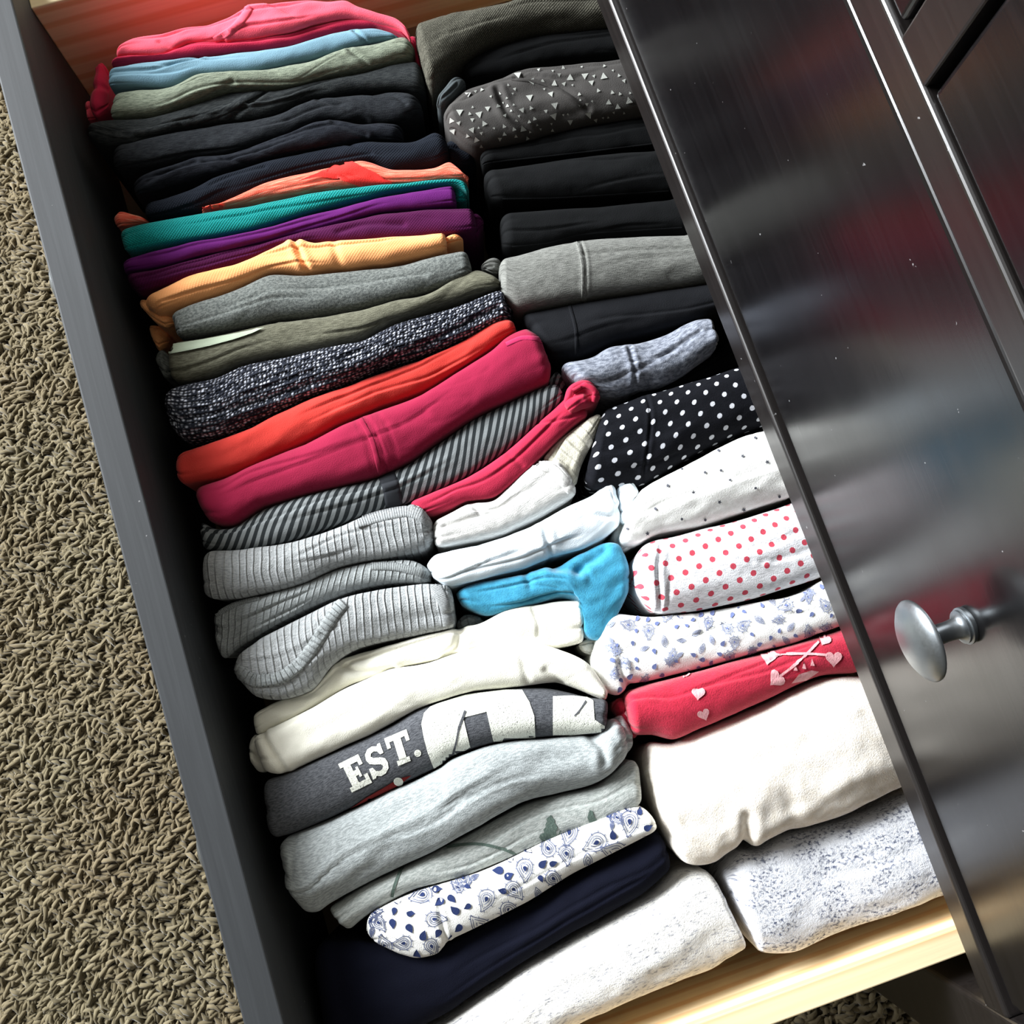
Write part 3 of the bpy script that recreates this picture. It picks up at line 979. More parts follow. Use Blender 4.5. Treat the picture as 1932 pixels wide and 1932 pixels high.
c2 = cloth('curled_cuff', [(1062, 752), (1080, 728), (1106, 719), (1128, 732)], [(1076, 786), (1098, 776), (1120, 768), (1133, 756)], m_rasp, z=-0.040, depth=45, parent=c.o,
           ns=60, arch=9, grooves=[([(1078, 750), (1100, 742), (1116, 752)], 2.6, 2.2, 1.5)])
band(c2, 'rolled_edge', [(1080, 738), (1104, 727), (1122, 738), (1120, 758)], 9, m_rasp, 1.6)
m_oat = F('oatmeal_heather', (228, 226, 222), (196, 196, 192), 'heather')
c = shirt('folded_shirt', 'oatmeal white folded shirt with a wide cuff, pointing at the polka dot bottoms', 'shirt',
          [(814, 984), (850, 964), (888, 944), (935, 938), (990, 886), (1022, 866), (1060, 872)],
          [(822, 1036), (881, 1026), (954, 1008), (1026, 972), (1070, 946), (1092, 930)], m_oat, z=-0.043, amp=0.9, e=(5, 4),
          grooves=[([(842, 990), (920, 970), (990, 930), (1040, 888)], 1.0, 2.0), ([(1010, 872), (1050, 890), (1085, 925)], 1.0, 1.0, 0.4), ([(890, 945), (905, 965)], 1.4, 2)])
band(c, 'cuff_hem', [(1008, 874), (1046, 888), (1078, 926)], 20, m_oat, 0.8)
m_cw = F('cream_waffle', (226, 222, 206), (196, 192, 172), 'rib', p=6)
cloth('sleeve', [(1020, 868), (1048, 836), (1080, 808), (1110, 788), (1130, 782)], [(1086, 922), (1094, 890), (1108, 856), (1124, 820), (1136, 790)], m_cw,
      z=-0.047, depth=60, parent=c.o, ns=60, arch=8, e=(4, 3))
m_pb = F('pale_blue_jersey', (232, 242, 248), (210, 226, 236))
c = shirt('folded_shirt', 'pale blue-white folded shirt above the turquoise one', 'shirt',
          [(800, 1060), (827, 1042), (917, 1020), (1008, 988), (1062, 956), (1117, 930), (1149, 904), (1164, 905)],
          [(820, 1096), (852, 1107), (917, 1090), (990, 1072), (1044, 1050), (1099, 1036), (1135, 1018), (1176, 985)], m_pb, z=-0.041, amp=1.1, e=(8, 5),
          grooves=[([(1026, 990), (1032, 1020), (1040, 1050)], 1.2, 1.6, 0.6), ([(1090, 960), (1120, 970), (1160, 975)], 1.2, 1.2, 0.5), ([(900, 1025), (905, 1055)], 0.8, 2),
                   ([(1150, 915), (1163, 950), (1172, 985)], 1.0, 1.2)])
cloth('sleeve', [(1162, 912), (1172, 900), (1190, 900), (1207, 922)], [(1172, 1000), (1182, 990), (1192, 968), (1204, 945)], m_pb, z=-0.044, depth=60, parent=c.o, ns=50, arch=7)

m_r1 = F('grey_rib_knit', (178, 181, 182), (146, 150, 150), 'rib', p=4.3, weave=0.8)
c = shirt('folded_sweater', 'light grey ribbed folded sweater beside the striped shirt, first of three', 'sweater',
          [(380, 1050), (396, 1040), (462, 1036), (571, 1015), (643, 990), (716, 962), (783, 952), (812, 972)],
          [(386, 1134), (462, 1131), (571, 1102), (643, 1070), (734, 1055), (801, 1040), (822, 1016)], m_r1, z=-0.042, amp=0.8, e=(9, 7))
band(c, 'neckband', [(674, 986), (720, 972), (768, 964), (800, 974)], 24, m_r1, 1.1)
band(c, 'seam', [(776, 952), (786, 972), (812, 990)], 13, m_r1, 0.9)
m_r2 = F('grey_rib_knit_dim', (166, 171, 171), (138, 143, 143), 'rib', p=4.3, weave=0.8)
c = shirt('folded_sweater', 'light grey ribbed folded sweater, middle of three', 'sweater',
          [(401, 1150), (462, 1131), (571, 1102), (643, 1071), (734, 1056), (780, 1056), (812, 1072)],
          [(404, 1218), (426, 1243), (462, 1216), (535, 1170), (643, 1122), (734, 1100), (812, 1100)], m_r2, z=-0.044, amp=0.9, e=(10, 7))
band(c, 'neckband', [(700, 1068), (750, 1070), (812, 1086)], 16, m_r2, 1.0)
band(c, 'neckband', [(408, 1160), (450, 1138), (490, 1128)], 10, m_r2, 1.0)
c = shirt('folded_sweater', 'light grey ribbed folded sweater with looping neckband, last of three beside the cream shirts', 'sweater',
          [(438, 1258), (462, 1228), (535, 1180), (643, 1130), (720, 1112), (800, 1098), (850, 1100)],
          [(448, 1278), (488, 1317), (532, 1322), (590, 1302), (628, 1258), (680, 1226), (800, 1198), (862, 1184)], m_r1, z=-0.041, amp=1.0, e=(8, 4))
band(c, 'neckband', [(446, 1262), (480, 1284), (530, 1278), (570, 1248), (600, 1206), (630, 1160), (648, 1138)], 25, m_r2, 1.6)
band(c, 'side_seam', [(822, 1104), (838, 1140), (846, 1180)], 22, m_r1, 0.9)
cloth('sleeve', [(858, 1172), (878, 1158), (905, 1160)], [(866, 1196), (885, 1192), (915, 1175)], m_r2, z=-0.056, depth=50, parent=c.o, ns=30, arch=5)
m_tq = F('turquoise_fleece', (62, 148, 178), (48, 130, 162), 'fleece', sheen=0.3, weave=0.3)
c = shirt('folded_shirt', 'turquoise blue fleecy folded shirt curling at its end', 'shirt',
          [(856, 1112), (899, 1095), (950, 1088), (1000, 1080), (1050, 1066), (1100, 1040), (1135, 1024), (1165, 1024), (1186, 1050)],
          [(872, 1146), (917, 1161), (972, 1151), (1026, 1136), (1062, 1128), (1096, 1140), (1104, 1196), (1135, 1202), (1190, 1120)], m_tq, z=-0.043, amp=1.3, e=(8, 6),
          grooves=[([(1092, 1078), (1104, 1066), (1140, 1040)], 2.5, 2.6, 1.2), ([(992, 1082), (1000, 1105)], 1.5, 2), ([(1050, 1072), (1088, 1074)], 2.2, 3.0, 1.0), ([(1100, 1070), (1112, 1090)], 1.2, 2)])
m_cr = F('cream_jersey', (246, 244, 230), (232, 230, 212))
c = shirt('folded_shirt', 'cream white folded shirt below the turquoise one', 'shirt',
          [(472, 1346), (532, 1320), (590, 1300), (630, 1256), (662, 1240), (720, 1222), (800, 1198), (860, 1188), (903, 1176), (954, 1152), (1040, 1134), (1100, 1132)],
          [(482, 1390), (590, 1336), (662, 1293), (735, 1264), (807, 1249), (847, 1238), (945, 1214), (1050, 1222), (1104, 1212)], m_cr, z=-0.043, amp=1.1, e=(6, 3),
          grooves=[([(868, 1190), (862, 1222), (840, 1240)], 2.2, 2.2, 0.8), ([(1006, 1148), (1016, 1175), (1016, 1200)], 1.2, 1.4), ([(640, 1255), (680, 1268), (740, 1262)], 1.6, 1.6, 0.6),
                   ([(545, 1318), (600, 1305)], 0.8, 2)])
c = shirt('folded_shirt', 'cream white folded shirt beside the charcoal lettered one', 'shirt',
          [(472, 1390), (500, 1380), (590, 1336), (662, 1293), (735, 1264), (807, 1249), (847, 1236), (945, 1208), (988, 1203), (1054, 1224), (1108, 1250), (1148, 1306)],
          [(500, 1458), (546, 1456), (626, 1420), (735, 1370), (789, 1337), (872, 1311), (945, 1300), (1032, 1290), (1061, 1292), (1144, 1322)], m_cr, z=-0.040, amp=0.9, e=(7, 4),
          grooves=[([(494, 1384), (510, 1410), (536, 1450)], 1.8, 1.6, 0.8), ([(985, 1240), (995, 1285)], 1.0, 2), ([(1030, 1265), (1060, 1290)], 1.5, 2.0)])
cloth('sleeve', [(470, 1392), (484, 1384), (500, 1392)], [(472, 1436), (490, 1456), (516, 1458)], m_cr, z=-0.052, depth=40, parent=c.o, ns=30, arch=6)

m_est = F('charcoal_tee', (96, 98, 102), (66, 68, 72), 'heather', st=(0.4, 1.4))
m_ink = F('white_ink', (232, 234, 222), (110, 112, 108), 'speckle', st=(1.1, 1.1), lo=0.59, hi=0.66)
c = shirt('folded_shirt', 'charcoal folded tee with distressed white EST. lettering', 'shirt',
          [(497, 1470), (546, 1456), (626, 1420), (735, 1370), (789, 1337), (872, 1311), (945, 1300), (1032, 1298), (1108, 1314), (1148, 1318)],
          [(510, 1584), (554, 1572), (626, 1543), (735, 1492), (825, 1449), (858, 1426), (945, 1401), (1054, 1390), (1142, 1384)], m_est, folds=0, z=-0.042, amp=0.4, e=(6, 4), arch=13)


def glyph(org, w, up, polys):
    o, w, up = np.array(org, float), np.array(w, float), np.array(up, float)
    return [[tuple(o + w * x + up * y) for x, y in p] for p in polys]


GE = [[(0, 0), (1, 0), (1, .34), (.82, .34), (.82, .19), (.48, .19), (.48, .41), (.62, .41), (.62, .33), (.74, .33), (.74, .67), (.62, .67), (.62, .59), (.48, .59), (.48, .81),
       (.82, .81), (.82, .67), (1, .67), (1, 1), (0, 1), (0, .84), (.14, .84), (.14, .16), (0, .16)]]
GS = [[(.02, 0), (.18, 0), (.24, .07), (.45, 0), (.70, .02), (.92, .14), (.98, .32), (.92, .48), (.72, .57), (.40, .64), (.30, .71), (.36, .80), (.52, .83), (.68, .78), (.76, .66), (.94, .66),
       (.94, 1), (.80, 1), (.74, .94), (.52, 1), (.26, .97), (.07, .84), (.03, .66), (.12, .51), (.36, .42), (.64, .35), (.70, .27), (.62, .19), (.46, .17), (.30, .22), (.20, .36), (.02, .36)]]
GT = [[(.22, 0), (.78, 0), (.78, .16), (.66, .16), (.66, .82), (.84, .82), (.84, .64), (1, .64), (1, 1), (0, 1), (0, .64), (.16, .64), (.16, .82), (.34, .82), (.34, .16), (.22, .16)]]
pr = glyph((664, 1495), (38, -19), (-26, -53), GE) + glyph((703, 1471), (36, -16), (-20, -54), GS) + glyph((742, 1449), (42, -18), (-17, -55), GT)
pr.append([(788 + 6.6 * math.cos(t * math.pi / 8), 1421 + 6.6 * math.sin(t * math.pi / 8)) for t in range(16)])
print_mesh(c, 'lettering', pr, m_ink, cell=6)['label'] = 'distressed white block letters reading EST.'
big = [(795, 1366), (800, 1346), (812, 1334), (826, 1328), (880, 1311), (952, 1302), (985, 1302), (999, 1325), (1008, 1351), (1010, 1391), (945, 1400), (932, 1404),
       (918, 1343), (874, 1354), (887, 1409), (890, 1414), (865, 1423), (836, 1445), (818, 1449), (807, 1420), (800, 1394)]
print_mesh(c, 'lettering', [big, [(1043, 1314), (1079, 1313), (1108, 1316), (1119, 1322), (1122, 1358), (1140, 1369), (1140, 1380), (1043, 1390)]], m_ink, cell=6)['label'] = 'large distressed white numeral print'
print_mesh(c, 'crack_print', [[(876, 1340), (880, 1342), (866, 1380), (862, 1402), (856, 1424), (852, 1422), (860, 1396), (864, 1372)]], m_est, 0.0006)
print_mesh(c, 'crack_print', [[(1104, 1322), (1107, 1325), (1092, 1345), (1084, 1352), (1083, 1350), (1094, 1338)]], m_est, 0.0006)
print_mesh(c, 'red_print', [[(628, 1541), (660, 1524), (690, 1504), (722, 1486), (742, 1474), (760, 1466), (776, 1462), (752, 1480), (700, 1506), (660, 1528)]], F('dark_red_ink', (120, 32, 30)), 0.0006)
print_mesh(c, 'dot_print', [[(751 + 9 * math.cos(t * math.pi / 8), 1473 + 7.5 * math.sin(t * math.pi / 8)) for t in range(16)]], m_ink, 0.0009)

m_lg = F('light_grey_heather', (172, 178, 178), (138, 144, 144), 'heather', a=0.5, st=(0.3, 1.1))
c = shirt('folded_shirt', 'large light grey heathered folded shirt below the EST. tee', 'shirt',
          [(525, 1586), (554, 1572), (626, 1543), (735, 1492), (825, 1449), (858, 1426), (945, 1401), (1054, 1390), (1120, 1386), (1150, 1358), (1175, 1356)],
          [(548, 1690), (575, 1722), (600, 1724), (626, 1706), (699, 1664), (771, 1631), (872, 1579), (981, 1521), (1054, 1500), (1126, 1482), (1190, 1428)], m_lg, z=-0.042, amp=1.0, e=(7, 7),
          grooves=[([(1118, 1390), (1135, 1410), (1140, 1440)], 1.6, 2.2, 0.8), ([(555, 1578), (556, 1610), (552, 1650)], 1.2, 1.6)])
cloth('sleeve', [(1150, 1356), (1172, 1350), (1192, 1376)], [(1160, 1420), (1176, 1428), (1196, 1412)], m_lg, z=-0.044, depth=50, parent=c.o, ns=40, arch=7)
m_lg2 = F('pale_grey_heather', (184, 188, 184), (150, 156, 152), 'heather', a=0.4, st=(0.3, 1.1))
c = shirt('folded_shirt', 'pale grey folded tee with dark green tree print', 'shirt',
          [(616, 1712), (640, 1700), (699, 1664), (771, 1631), (872, 1579), (981, 1521), (1054, 1500), (1126, 1482), (1185, 1434), (1206, 1440)],
          [(655, 1758), (691, 1730), (771, 1684), (880, 1652), (945, 1626), (1017, 1594), (1126, 1556), (1212, 1520)], m_lg2, z=-0.044, amp=0.7, e=(4, 5))
m_gi = F('dark_green_ink', (92, 108, 100), (120, 132, 122), 'speckle', st=(1.2, 1.2), lo=0.55, hi=0.7)


def stroke(line, wd, n=24):
    ln = resample(line, np.linspace(0, 1, n))
    tg = np.gradient(ln, axis=0)
    tg /= np.maximum(np.linalg.norm(tg, axis=1, keepdims=True), 1e-9)
    nr = np.stack([-tg[:, 1], tg[:, 0]], 1) * wd / 2
    return [[tuple(ln[k] + nr[k]), tuple(ln[k + 1] + nr[k + 1]), tuple(ln[k + 1] - nr[k + 1]), tuple(ln[k] - nr[k])] for k in range(n - 1)]


print_mesh(c, 'arc_print', stroke([(738, 1700), (744, 1672), (762, 1634), (796, 1616), (846, 1598), (900, 1592), (950, 1602), (990, 1620)], 5.5, 40), m_gi, cell=0, stuff=True)
rt = random.Random(3)
tree = [(1040, 1537)]
for k in range(1, 9):
    tree.append((1040 + k * 1.7 + 2 + rt.uniform(-4, 5), 1537 + k * 5.2))
tree += [(1038, 1584), (1024, 1588)]
for k in range(8, 0, -1):
    tree.append((1038 - k * 2.0 - 3 + rt.uniform(-4, 4), 1540 + k * 5.0))
print_mesh(c, 'tree_print', [tree, [(1112, 1528), (1118, 1530), (1120, 1538), (1126, 1548), (1112, 1552), (1108, 1542)], [(1056, 1566), (1066, 1570), (1070, 1578), (1052, 1582)]], m_gi)

# paisley
m_navyink = F('navy_ink', (44, 56, 96), (34, 42, 74))
m_ltink = F('blue_grey_ink', (92, 100, 128), (80, 86, 112))
m_pw = F('white_poplin', (246, 246, 242), (234, 234, 228))


def teardrop(cx, cy, s, rot, n=20):
    P_ = []
    for k in range(n):
        t = 2 * math.pi * k / n
        x = math.cos(t)
        y = math.sin(t) * math.sin(t / 2)**1.1
        x2, y2 = x + 0.0, y * 0.9
        y2 += 0.35 * max(0, x)**2
        P_.append((x2, y2))
    c_, s_ = math.cos(rot), math.sin(rot)
    return [(cx + s * (c_ * x - s_ * y), cy + s * (s_ * x + c_ * y)) for x, y in P_]


def motif(cx, cy, s, rot, kind, rnd):
    solid, line = [], []
    if kind == 0:                                   # comma
        solid.append(teardrop(cx, cy, s * 0.42, rot))
    elif kind == 1:                                 # ringed paisley with ticks and a seed row
        o = teardrop(cx, cy, s, rot)
        line += stroke(o + o[:1], 1.5, 36)
        line += stroke(teardrop(cx, cy, s * 0.72, rot) [2:], 1.3, 26)
        line += stroke(teardrop(cx - s * .12 * math.cos(rot), cy - s * .12 * math.sin(rot), s * 0.45, rot)[3:], 1.5, 18)
        mx, my = sum(p[0] for p in o) / len(o), sum(p[1] for p in o) / len(o)
        for k in range(2, len(o), 2):
            dx, dy = o[k][0] - mx, o[k][1] - my
            L = math.hypot(dx, dy) + 1e-6
            line += stroke([o[k], (o[k][0] + dx / L * 4, o[k][1] + dy / L * 4)], 1.4, 2)
        solid.append(teardrop(cx - s * .15 * math.cos(rot), cy - s * .15 * math.sin(rot), s * 0.24, rot))
    elif kind == 2:                                 # leaf
        c_, s_ = math.cos(rot), math.sin(rot)
        for f in (1.0, 0.62, 0.3):
            a_ = [(-1 * f, 0), (-.4 * f, .42 * f), (.3 * f, .36 * f), (1 * f, 0)]
            b_ = [(x, -y) for x, y in a_]
            for q in (a_, b_):
                line += stroke([(cx + s * .8 * (c_ * x - s_ * y), cy + s * .8 * (s_ * x + c_ * y)) for x, y in q], 1.4, 12)
    else:                                           # spray: stem, two paisleys and a comma
        for da, k2, sc in ((-0.9, 1, 0.62), (0.25, 1, 0.8), (1.3, 2, 0.6)):
            a_, b_ = motif(cx + s * 1.0 * math.cos(rot + da), cy + s * 1.0 * math.sin(rot + da), s * sc, rot + da + 0.4, k2, rnd)
            solid += a_
            line += b_
            line += stroke([(cx, cy), (cx + s * 0.6 * math.cos(rot + da), cy + s * 0.6 * math.sin(rot + da))], 2.2, 5)
        solid.append(teardrop(cx, cy, s * 0.3, rot + 2.5))
    return solid, line


def paisley(c, spots, seed, ink=m_navyink, thin=m_ltink):
    rnd = random.Random(seed)
    solid, line = [], []
    for x, y, s, k in spots:
        a_, b_ = motif(x, y, s, rnd.uniform(0, 6.28), k, rnd)
        solid += a_
        line += b_
    print_mesh(c, 'paisley_print', solid, ink, 0.0005, cell=0, stuff=True)
    print_mesh(c, 'paisley_outline', line, thin, 0.0004, cell=0, stuff=True)


def inside(poly, x, y):
    r_ = False
    for (x1, y1), (x2, y2) in zip(poly, poly[1:] + poly[:1]):
        if (y1 > y) != (y2 > y) and x < (x2 - x1) * (y - y1) / (y2 - y1) + x1:
            r_ = not r_
    return r_


def fill_spots(U, Lo, step, size, seed, kinds=(0, 1, 1, 2, 3)):
    rnd = random.Random(seed)
    poly = [tuple(p) for p in U] + [tuple(p) for p in Lo[::-1]]
    xs, ys = [p[0] for p in poly], [p[1] for p in poly]
    out, tries = [], 0
    while tries < 4000:
        tries += 1
        x, y = rnd.uniform(min(xs), max(xs)), rnd.uniform(min(ys), max(ys))
        if not inside(poly, x, y):
            continue
        k = rnd.choice(kinds)
        s = size * rnd.uniform(0.8, 1.15)
        r_ = s * {0: 0.55, 1: 1.05, 2: 0.85, 3: 1.75}[k] + 3
        if any(math.hypot(x - a_, y - b_) < (r_ + q) * step for a_, b_, _, _, q in out):
            continue
        out.append((x, y, s, k, r_))
    return [o_[:4] for o_ in out]


PU = [(684, 1752), (699, 1722), (771, 1685), (880, 1651), (945, 1627), (1054, 1573), (1162, 1527), (1209, 1522), (1232, 1540)]
PL = [(716, 1788), (782, 1810), (825, 1803), (848, 1778), (916, 1743), (1000, 1703), (1090, 1648), (1162, 1608), (1244, 1566)]
c = shirt('folded_blouse', 'white folded blouse with navy paisley print on the navy garment', 'blouse', PU, PL, m_pw, z=-0.041, amp=0.5, e=(10, 5),
          grooves=[([(826, 1668), (830, 1720), (846, 1790)], 1.2, 1.0, 0.6), ([(770, 1690), (782, 1740)], 1.0, 2)])
paisley(c, fill_spots(PU, PL, 0.66, 22, 5, (0, 0, 1, 1, 1, 2, 3)), 8)

m_navy = F('navy_jersey', (14, 16, 29), (10, 12, 22))
c = shirt('folded_shirt', 'wide dark navy folded shirt under the paisley blouse', 'shirt',
          [(585, 1772), (700, 1772), (790, 1790), (848, 1776), (1000, 1702), (1090, 1647), (1162, 1607), (1244, 1562)],
          [(618, 2020), (740, 1968), (843, 1917), (903, 1876), (1033, 1792), (1136, 1733), (1214, 1690), (1274, 1638)], m_navy, z=-0.052, amp=0.6, e=(12, 6), arch=13)
m_oatk = F('oatmeal_knit', (240, 238, 232), (128, 130, 142), 'speckle', a=0.1, st=(0.26, 0.75), lo=0.46, hi=0.74, sheen=0.2)
c = shirt('folded_sweater', 'oatmeal flecked knit sweater folded beside the near pine side', 'sweater',
          [(740, 1985), (843, 1919), (903, 1874), (1033, 1791), (1136, 1732), (1214, 1688), (1274, 1640), (1340, 1640)],
          [(860, 2040), (1000, 1978), (1130, 1922), (1232, 1878), (1350, 1834), (1420, 1792)], m_oatk, z=-0.058, amp=1.0, e=(5, 4), arch=18)

# ------------------------------------------------------------------ far row (bottoms), running under the rail
c = shirt('folded_jeans', 'dark olive denim folded jeans in the far corner under the rail', 'jeans',
          [(777, 47), (854, 22), (962, 3), (1107, -9)], [(812, 186), (868, 128), (926, 90), (998, 68), (1143, 57)],
          F('dark_denim', (50, 49, 42), (112, 110, 98), 'twill', weave=0.6), GR, z=-0.050, amp=1.2, e=(6, 0), ext=0.07, arch=15)
m_blk = F('black_jersey', (16, 17, 18), (11, 12, 13))
c = shirt('folded_leggings', 'plain black folded leggings between the jeans and the triangle print', 'leggings',
          [(868, 128), (926, 90), (998, 68), (1143, 57)], [(880, 160), (962, 145), (1053, 117), (1162, 109)], m_blk, GR, z=-0.054, amp=0.8, e=(6, 0), ext=0.065)
TU = [(832, 206), (883, 165), (944, 143), (998, 125), (1165, 110)]
TL = [(852, 252), (901, 281), (998, 263), (1107, 235), (1206, 220)]
m_tri = F('grey_leggings', (68, 66, 64), (55, 53, 52))
c = shirt('folded_leggings', 'grey folded leggings printed with small white triangles', 'leggings', TU, TL, m_tri, GR, z=-0.048, amp=1.0, e=(6, 0), ext=0.06, arch=14,
          grooves=[([(838, 200), (900, 166), (965, 148), (1050, 170), (1110, 208)], 1.0, 1.3, 0.5), ([(938, 175), (960, 222), (1020, 255)], 1.8, 1.8, 1.0), ([(985, 255), (1050, 228), (1110, 205)], 1.2, 3)])
band(c, 'flatlock_seam', [(965, 148), (1010, 153), (1055, 170), (1100, 200)], 9, F('grey_thread', (62, 60, 58)), 0.7)
rt = random.Random(21)
tris, cent = [], []
poly = TU + TL[::-1]
while len(cent) < 105:
    x, y = rt.uniform(832, 1190), rt.uniform(112, 278)
    if not inside(poly, x, y):
        continue
    s = rt.choice([2.2, 3.0, 3.6, 5.0, 6.2])
    if any(math.hypot(x - a_, y - b_) < (s + q) * 1.35 + 2 for a_, b_, q in cent):
        continue
    cent.append((x, y, s))
    r0 = rt.choice([0.3, 0.3 + math.pi]) + rt.uniform(-.25, .25)
    tris.append([(x + s * 1.25 * math.cos(r0 + k * 2.094), y + s * 1.25 * math.sin(r0 + k * 2.094)) for k in range(3)])
print_mesh(c, 'triangle_print', tris, F('pale_ink', (158, 160, 154)), 0.0006, cell=0, stuff=True)
cloth('folded_corner', [(822, 196), (838, 170), (856, 148), (874, 146)], [(836, 206), (856, 192), (872, 172), (880, 160)], F('slate_jersey', (66, 72, 74)), z=-0.044, depth=40, parent=c.o, ns=40, arch=5)
for nm, U_, L_ in (('plain black folded leggings directly below the triangle print pair', [(904, 284), (998, 264), (1107, 236), (1206, 220)], [(912, 314), (998, 308), (1107, 295), (1230, 280)]),
                   ('plain black folded leggings, second below the triangle print pair', [(908, 321), (998, 311), (1107, 297), (1230, 283)], [(930, 384), (1000, 384), (1071, 381), (1262, 369)]),
                   ('plain black folded leggings directly above the grey pair with centre seam', [(942, 402), (1035, 393), (1150, 384), (1264, 373)], [(948, 474), (1035, 468), (1107, 450), (1287, 438)])):
    c = shirt('folded_leggings', nm, 'leggings', U_, L_, m_blk, GR, z=-0.055, amp=0.7, e=(8, 0), ext=0.055)
    band(c, 'hem_seam', [(L_[0][0] + 18, L_[0][1] - 8), (L_[1][0], L_[1][1] - 9), (L_[2][0], L_[2][1] - 8), (L_[3][0], L_[3][1] - 8)], 4, m_blk, 0.5)
m_g7 = F('grey_sweat_heather', (126, 127, 122), (94, 95, 91), 'heather')
c = shirt('folded_leggings', 'mid grey heathered folded leggings with a stitched centre seam', 'leggings',
          [(940, 484), (1035, 461), (1143, 446), (1290, 439)], [(944, 560), (977, 586), (1035, 579), (1143, 561), (1330, 536)], m_g7, GR, z=-0.046, amp=0.6, e=(5, 0), ext=0.05, arch=13,
          grooves=[([(1092, 452), (1102, 500), (1104, 566)], 0.9, 0.9, 0.5)])
band(c, 'seam', [(1090, 452), (1101, 500), (1102, 567)], 11, m_g7, 0.6)
cloth('folded_corner', [(906, 497), (925, 487), (945, 484)], [(912, 510), (930, 520), (946, 522)], m_g7, z=-0.058, depth=40, parent=c.o, ns=30, arch=5)
m_bl2 = F('black_stretch', (25, 26, 29), (18, 19, 22))
c = shirt('folded_leggings', 'plain black folded leggings below the grey pair with centre seam', 'leggings',
          [(975, 592), (1035, 580), (1143, 562), (1330, 538)], [(1040, 684), (1099, 672), (1171, 641), (1280, 615), (1350, 594)], m_bl2, GR, z=-0.051, amp=0.6, e=(7, 0), ext=0.05)
band(c, 'seam', [(1074, 574), (1086, 620), (1088, 670)], 7, m_bl2, 0.5)
m_g9 = F('slate_heather', (142, 147, 158), (92, 97, 108), 'heather', st=(0.25, 0.5))
c = shirt('folded_sweatpants', 'crumpled slate grey heathered sweatpants above the black polka dots', 'sweatpants',
          [(1048, 690), (1117, 671), (1153, 653), (1243, 628), (1316, 601), (1350, 597)], [(1118, 750), (1160, 750), (1207, 738), (1262, 720), (1316, 690), (1354, 660)], m_g9, GR, z=-0.044, amp=1.6, e=(8, 4),
          grooves=[([(1188, 652), (1196, 700), (1200, 735)], 1.2, 1.2, 0.8), ([(1200, 700), (1260, 665), (1320, 625)], 1.0, 1.2, 0.5)])
c = shirt('folded_leggings', 'plain black garment tucked behind the polka dot bottoms under the rail', 'leggings',
          [(1190, 744), (1262, 719), (1316, 690), (1372, 648)], [(1195, 760), (1280, 735), (1340, 716), (1395, 690)], m_blk, GR, z=-0.058, amp=0.7, e=(6, 0), ext=0.04)
c = shirt('folded_pants', 'black folded pants with small white polka dots', 'pants',
          [(1135, 770), (1171, 756), (1243, 734), (1381, 694), (1398, 690)], [(1098, 926), (1150, 926), (1207, 920), (1243, 902), (1316, 858), (1400, 821), (1436, 808)],
          F('black_polka', (17, 18, 23), (190, 192, 198), 'dots', p=(12.6, 1.55), a=0.45), GR, z=-0.045, amp=0.8, e=(6, 0), ext=0.045, arch=17,
          grooves=[([(1222, 745), (1226, 800), (1214, 905)], 0.7, 0.9, 0.3)])
m_ws = F('white_flannel', (246, 246, 242), (232, 232, 226), 'fleece', weave=0.25)
SU = [(1202, 928), (1262, 893), (1316, 864), (1400, 824), (1436, 812)]
SL = [(1162, 1030), (1200, 1030), (1243, 1011), (1316, 996), (1400, 970), (1485, 942)]
c = shirt('folded_pants', 'white folded pants printed with tiny grey stars and dots', 'pants', SU, SL, m_ws, GR, z=-0.042, amp=1.0, e=(6, 0), ext=0.04, arch=15)
cloth('sleeve' if False else 'folded_corner', [(1152, 1010), (1170, 975), (1196, 940)], [(1176, 1044), (1196, 1030), (1214, 1015)], m_ws, z=-0.052, depth=50, parent=c.o, ns=30, arch=6)
stars = []
for x, y, k in ((1260, 917, 1), (1308, 929, 1), (1357, 947, 1), (1237, 961, 0), (1286, 979, 0), (1330, 980, 0), (1286, 885, 0), (1330, 892, 0), (1377, 906, 0), (1401, 861, 1), (1447, 872, 1),
                (1425, 827, 0), (1425, 921, 0), (1221, 1006, 1), (1403, 961, 1), (1356, 851, 0), (1470, 936, 0), (1178, 1040, 0), (1185, 998, 0), (1360, 888, 0)):
    r0 = rt.uniform(0, 1)
    if k:
        stars.append([(x + (4.6 if j % 2 == 0 else 2.0) * math.cos(r0 + j * math.pi / 5), y + (4.6 if j % 2 == 0 else 2.0) * math.sin(r0 + j * math.pi / 5)) for j in range(10)])
    else:
        stars.append([(x + 2.6 * math.cos(j * math.pi / 4), y + 2.6 * math.sin(j * math.pi / 4)) for j in range(8)])
print_mesh(c, 'star_print', stars, F('grey_ink', (84, 86, 94)), 0.0006, cell=0, stuff=True)
m_rd = F('red_dot_jersey', (240, 241, 244), (196, 72, 88), 'dots', p=(12.4, 1.75), a=0.55)
c = shirt('folded_pants', 'white and grey marled folded pants with small red dots', 'pants',
          [(1194, 1052), (1222, 1024), (1280, 1009), (1400, 978), (1486, 950)], [(1200, 1130), (1236, 1158), (1304, 1156), (1413, 1134), (1544, 1092)], m_rd, GR, z=-0.041, amp=0.8, e=(7, 0), ext=0.04, arch=15,
          grooves=[([(1246, 1030), (1238, 1080), (1246, 1152)], 1.2, 1.2, 0.6), ([(1262, 1090), (1258, 1150)], 0.8, 1.2)])
QU = [(1135, 1176), (1166, 1156), (1235, 1164), (1343, 1150), (1500, 1121), (1548, 1096)]
QL = [(1128, 1300), (1166, 1314), (1190, 1292), (1235, 1285), (1343, 1256), (1500, 1212), (1578, 1186)]
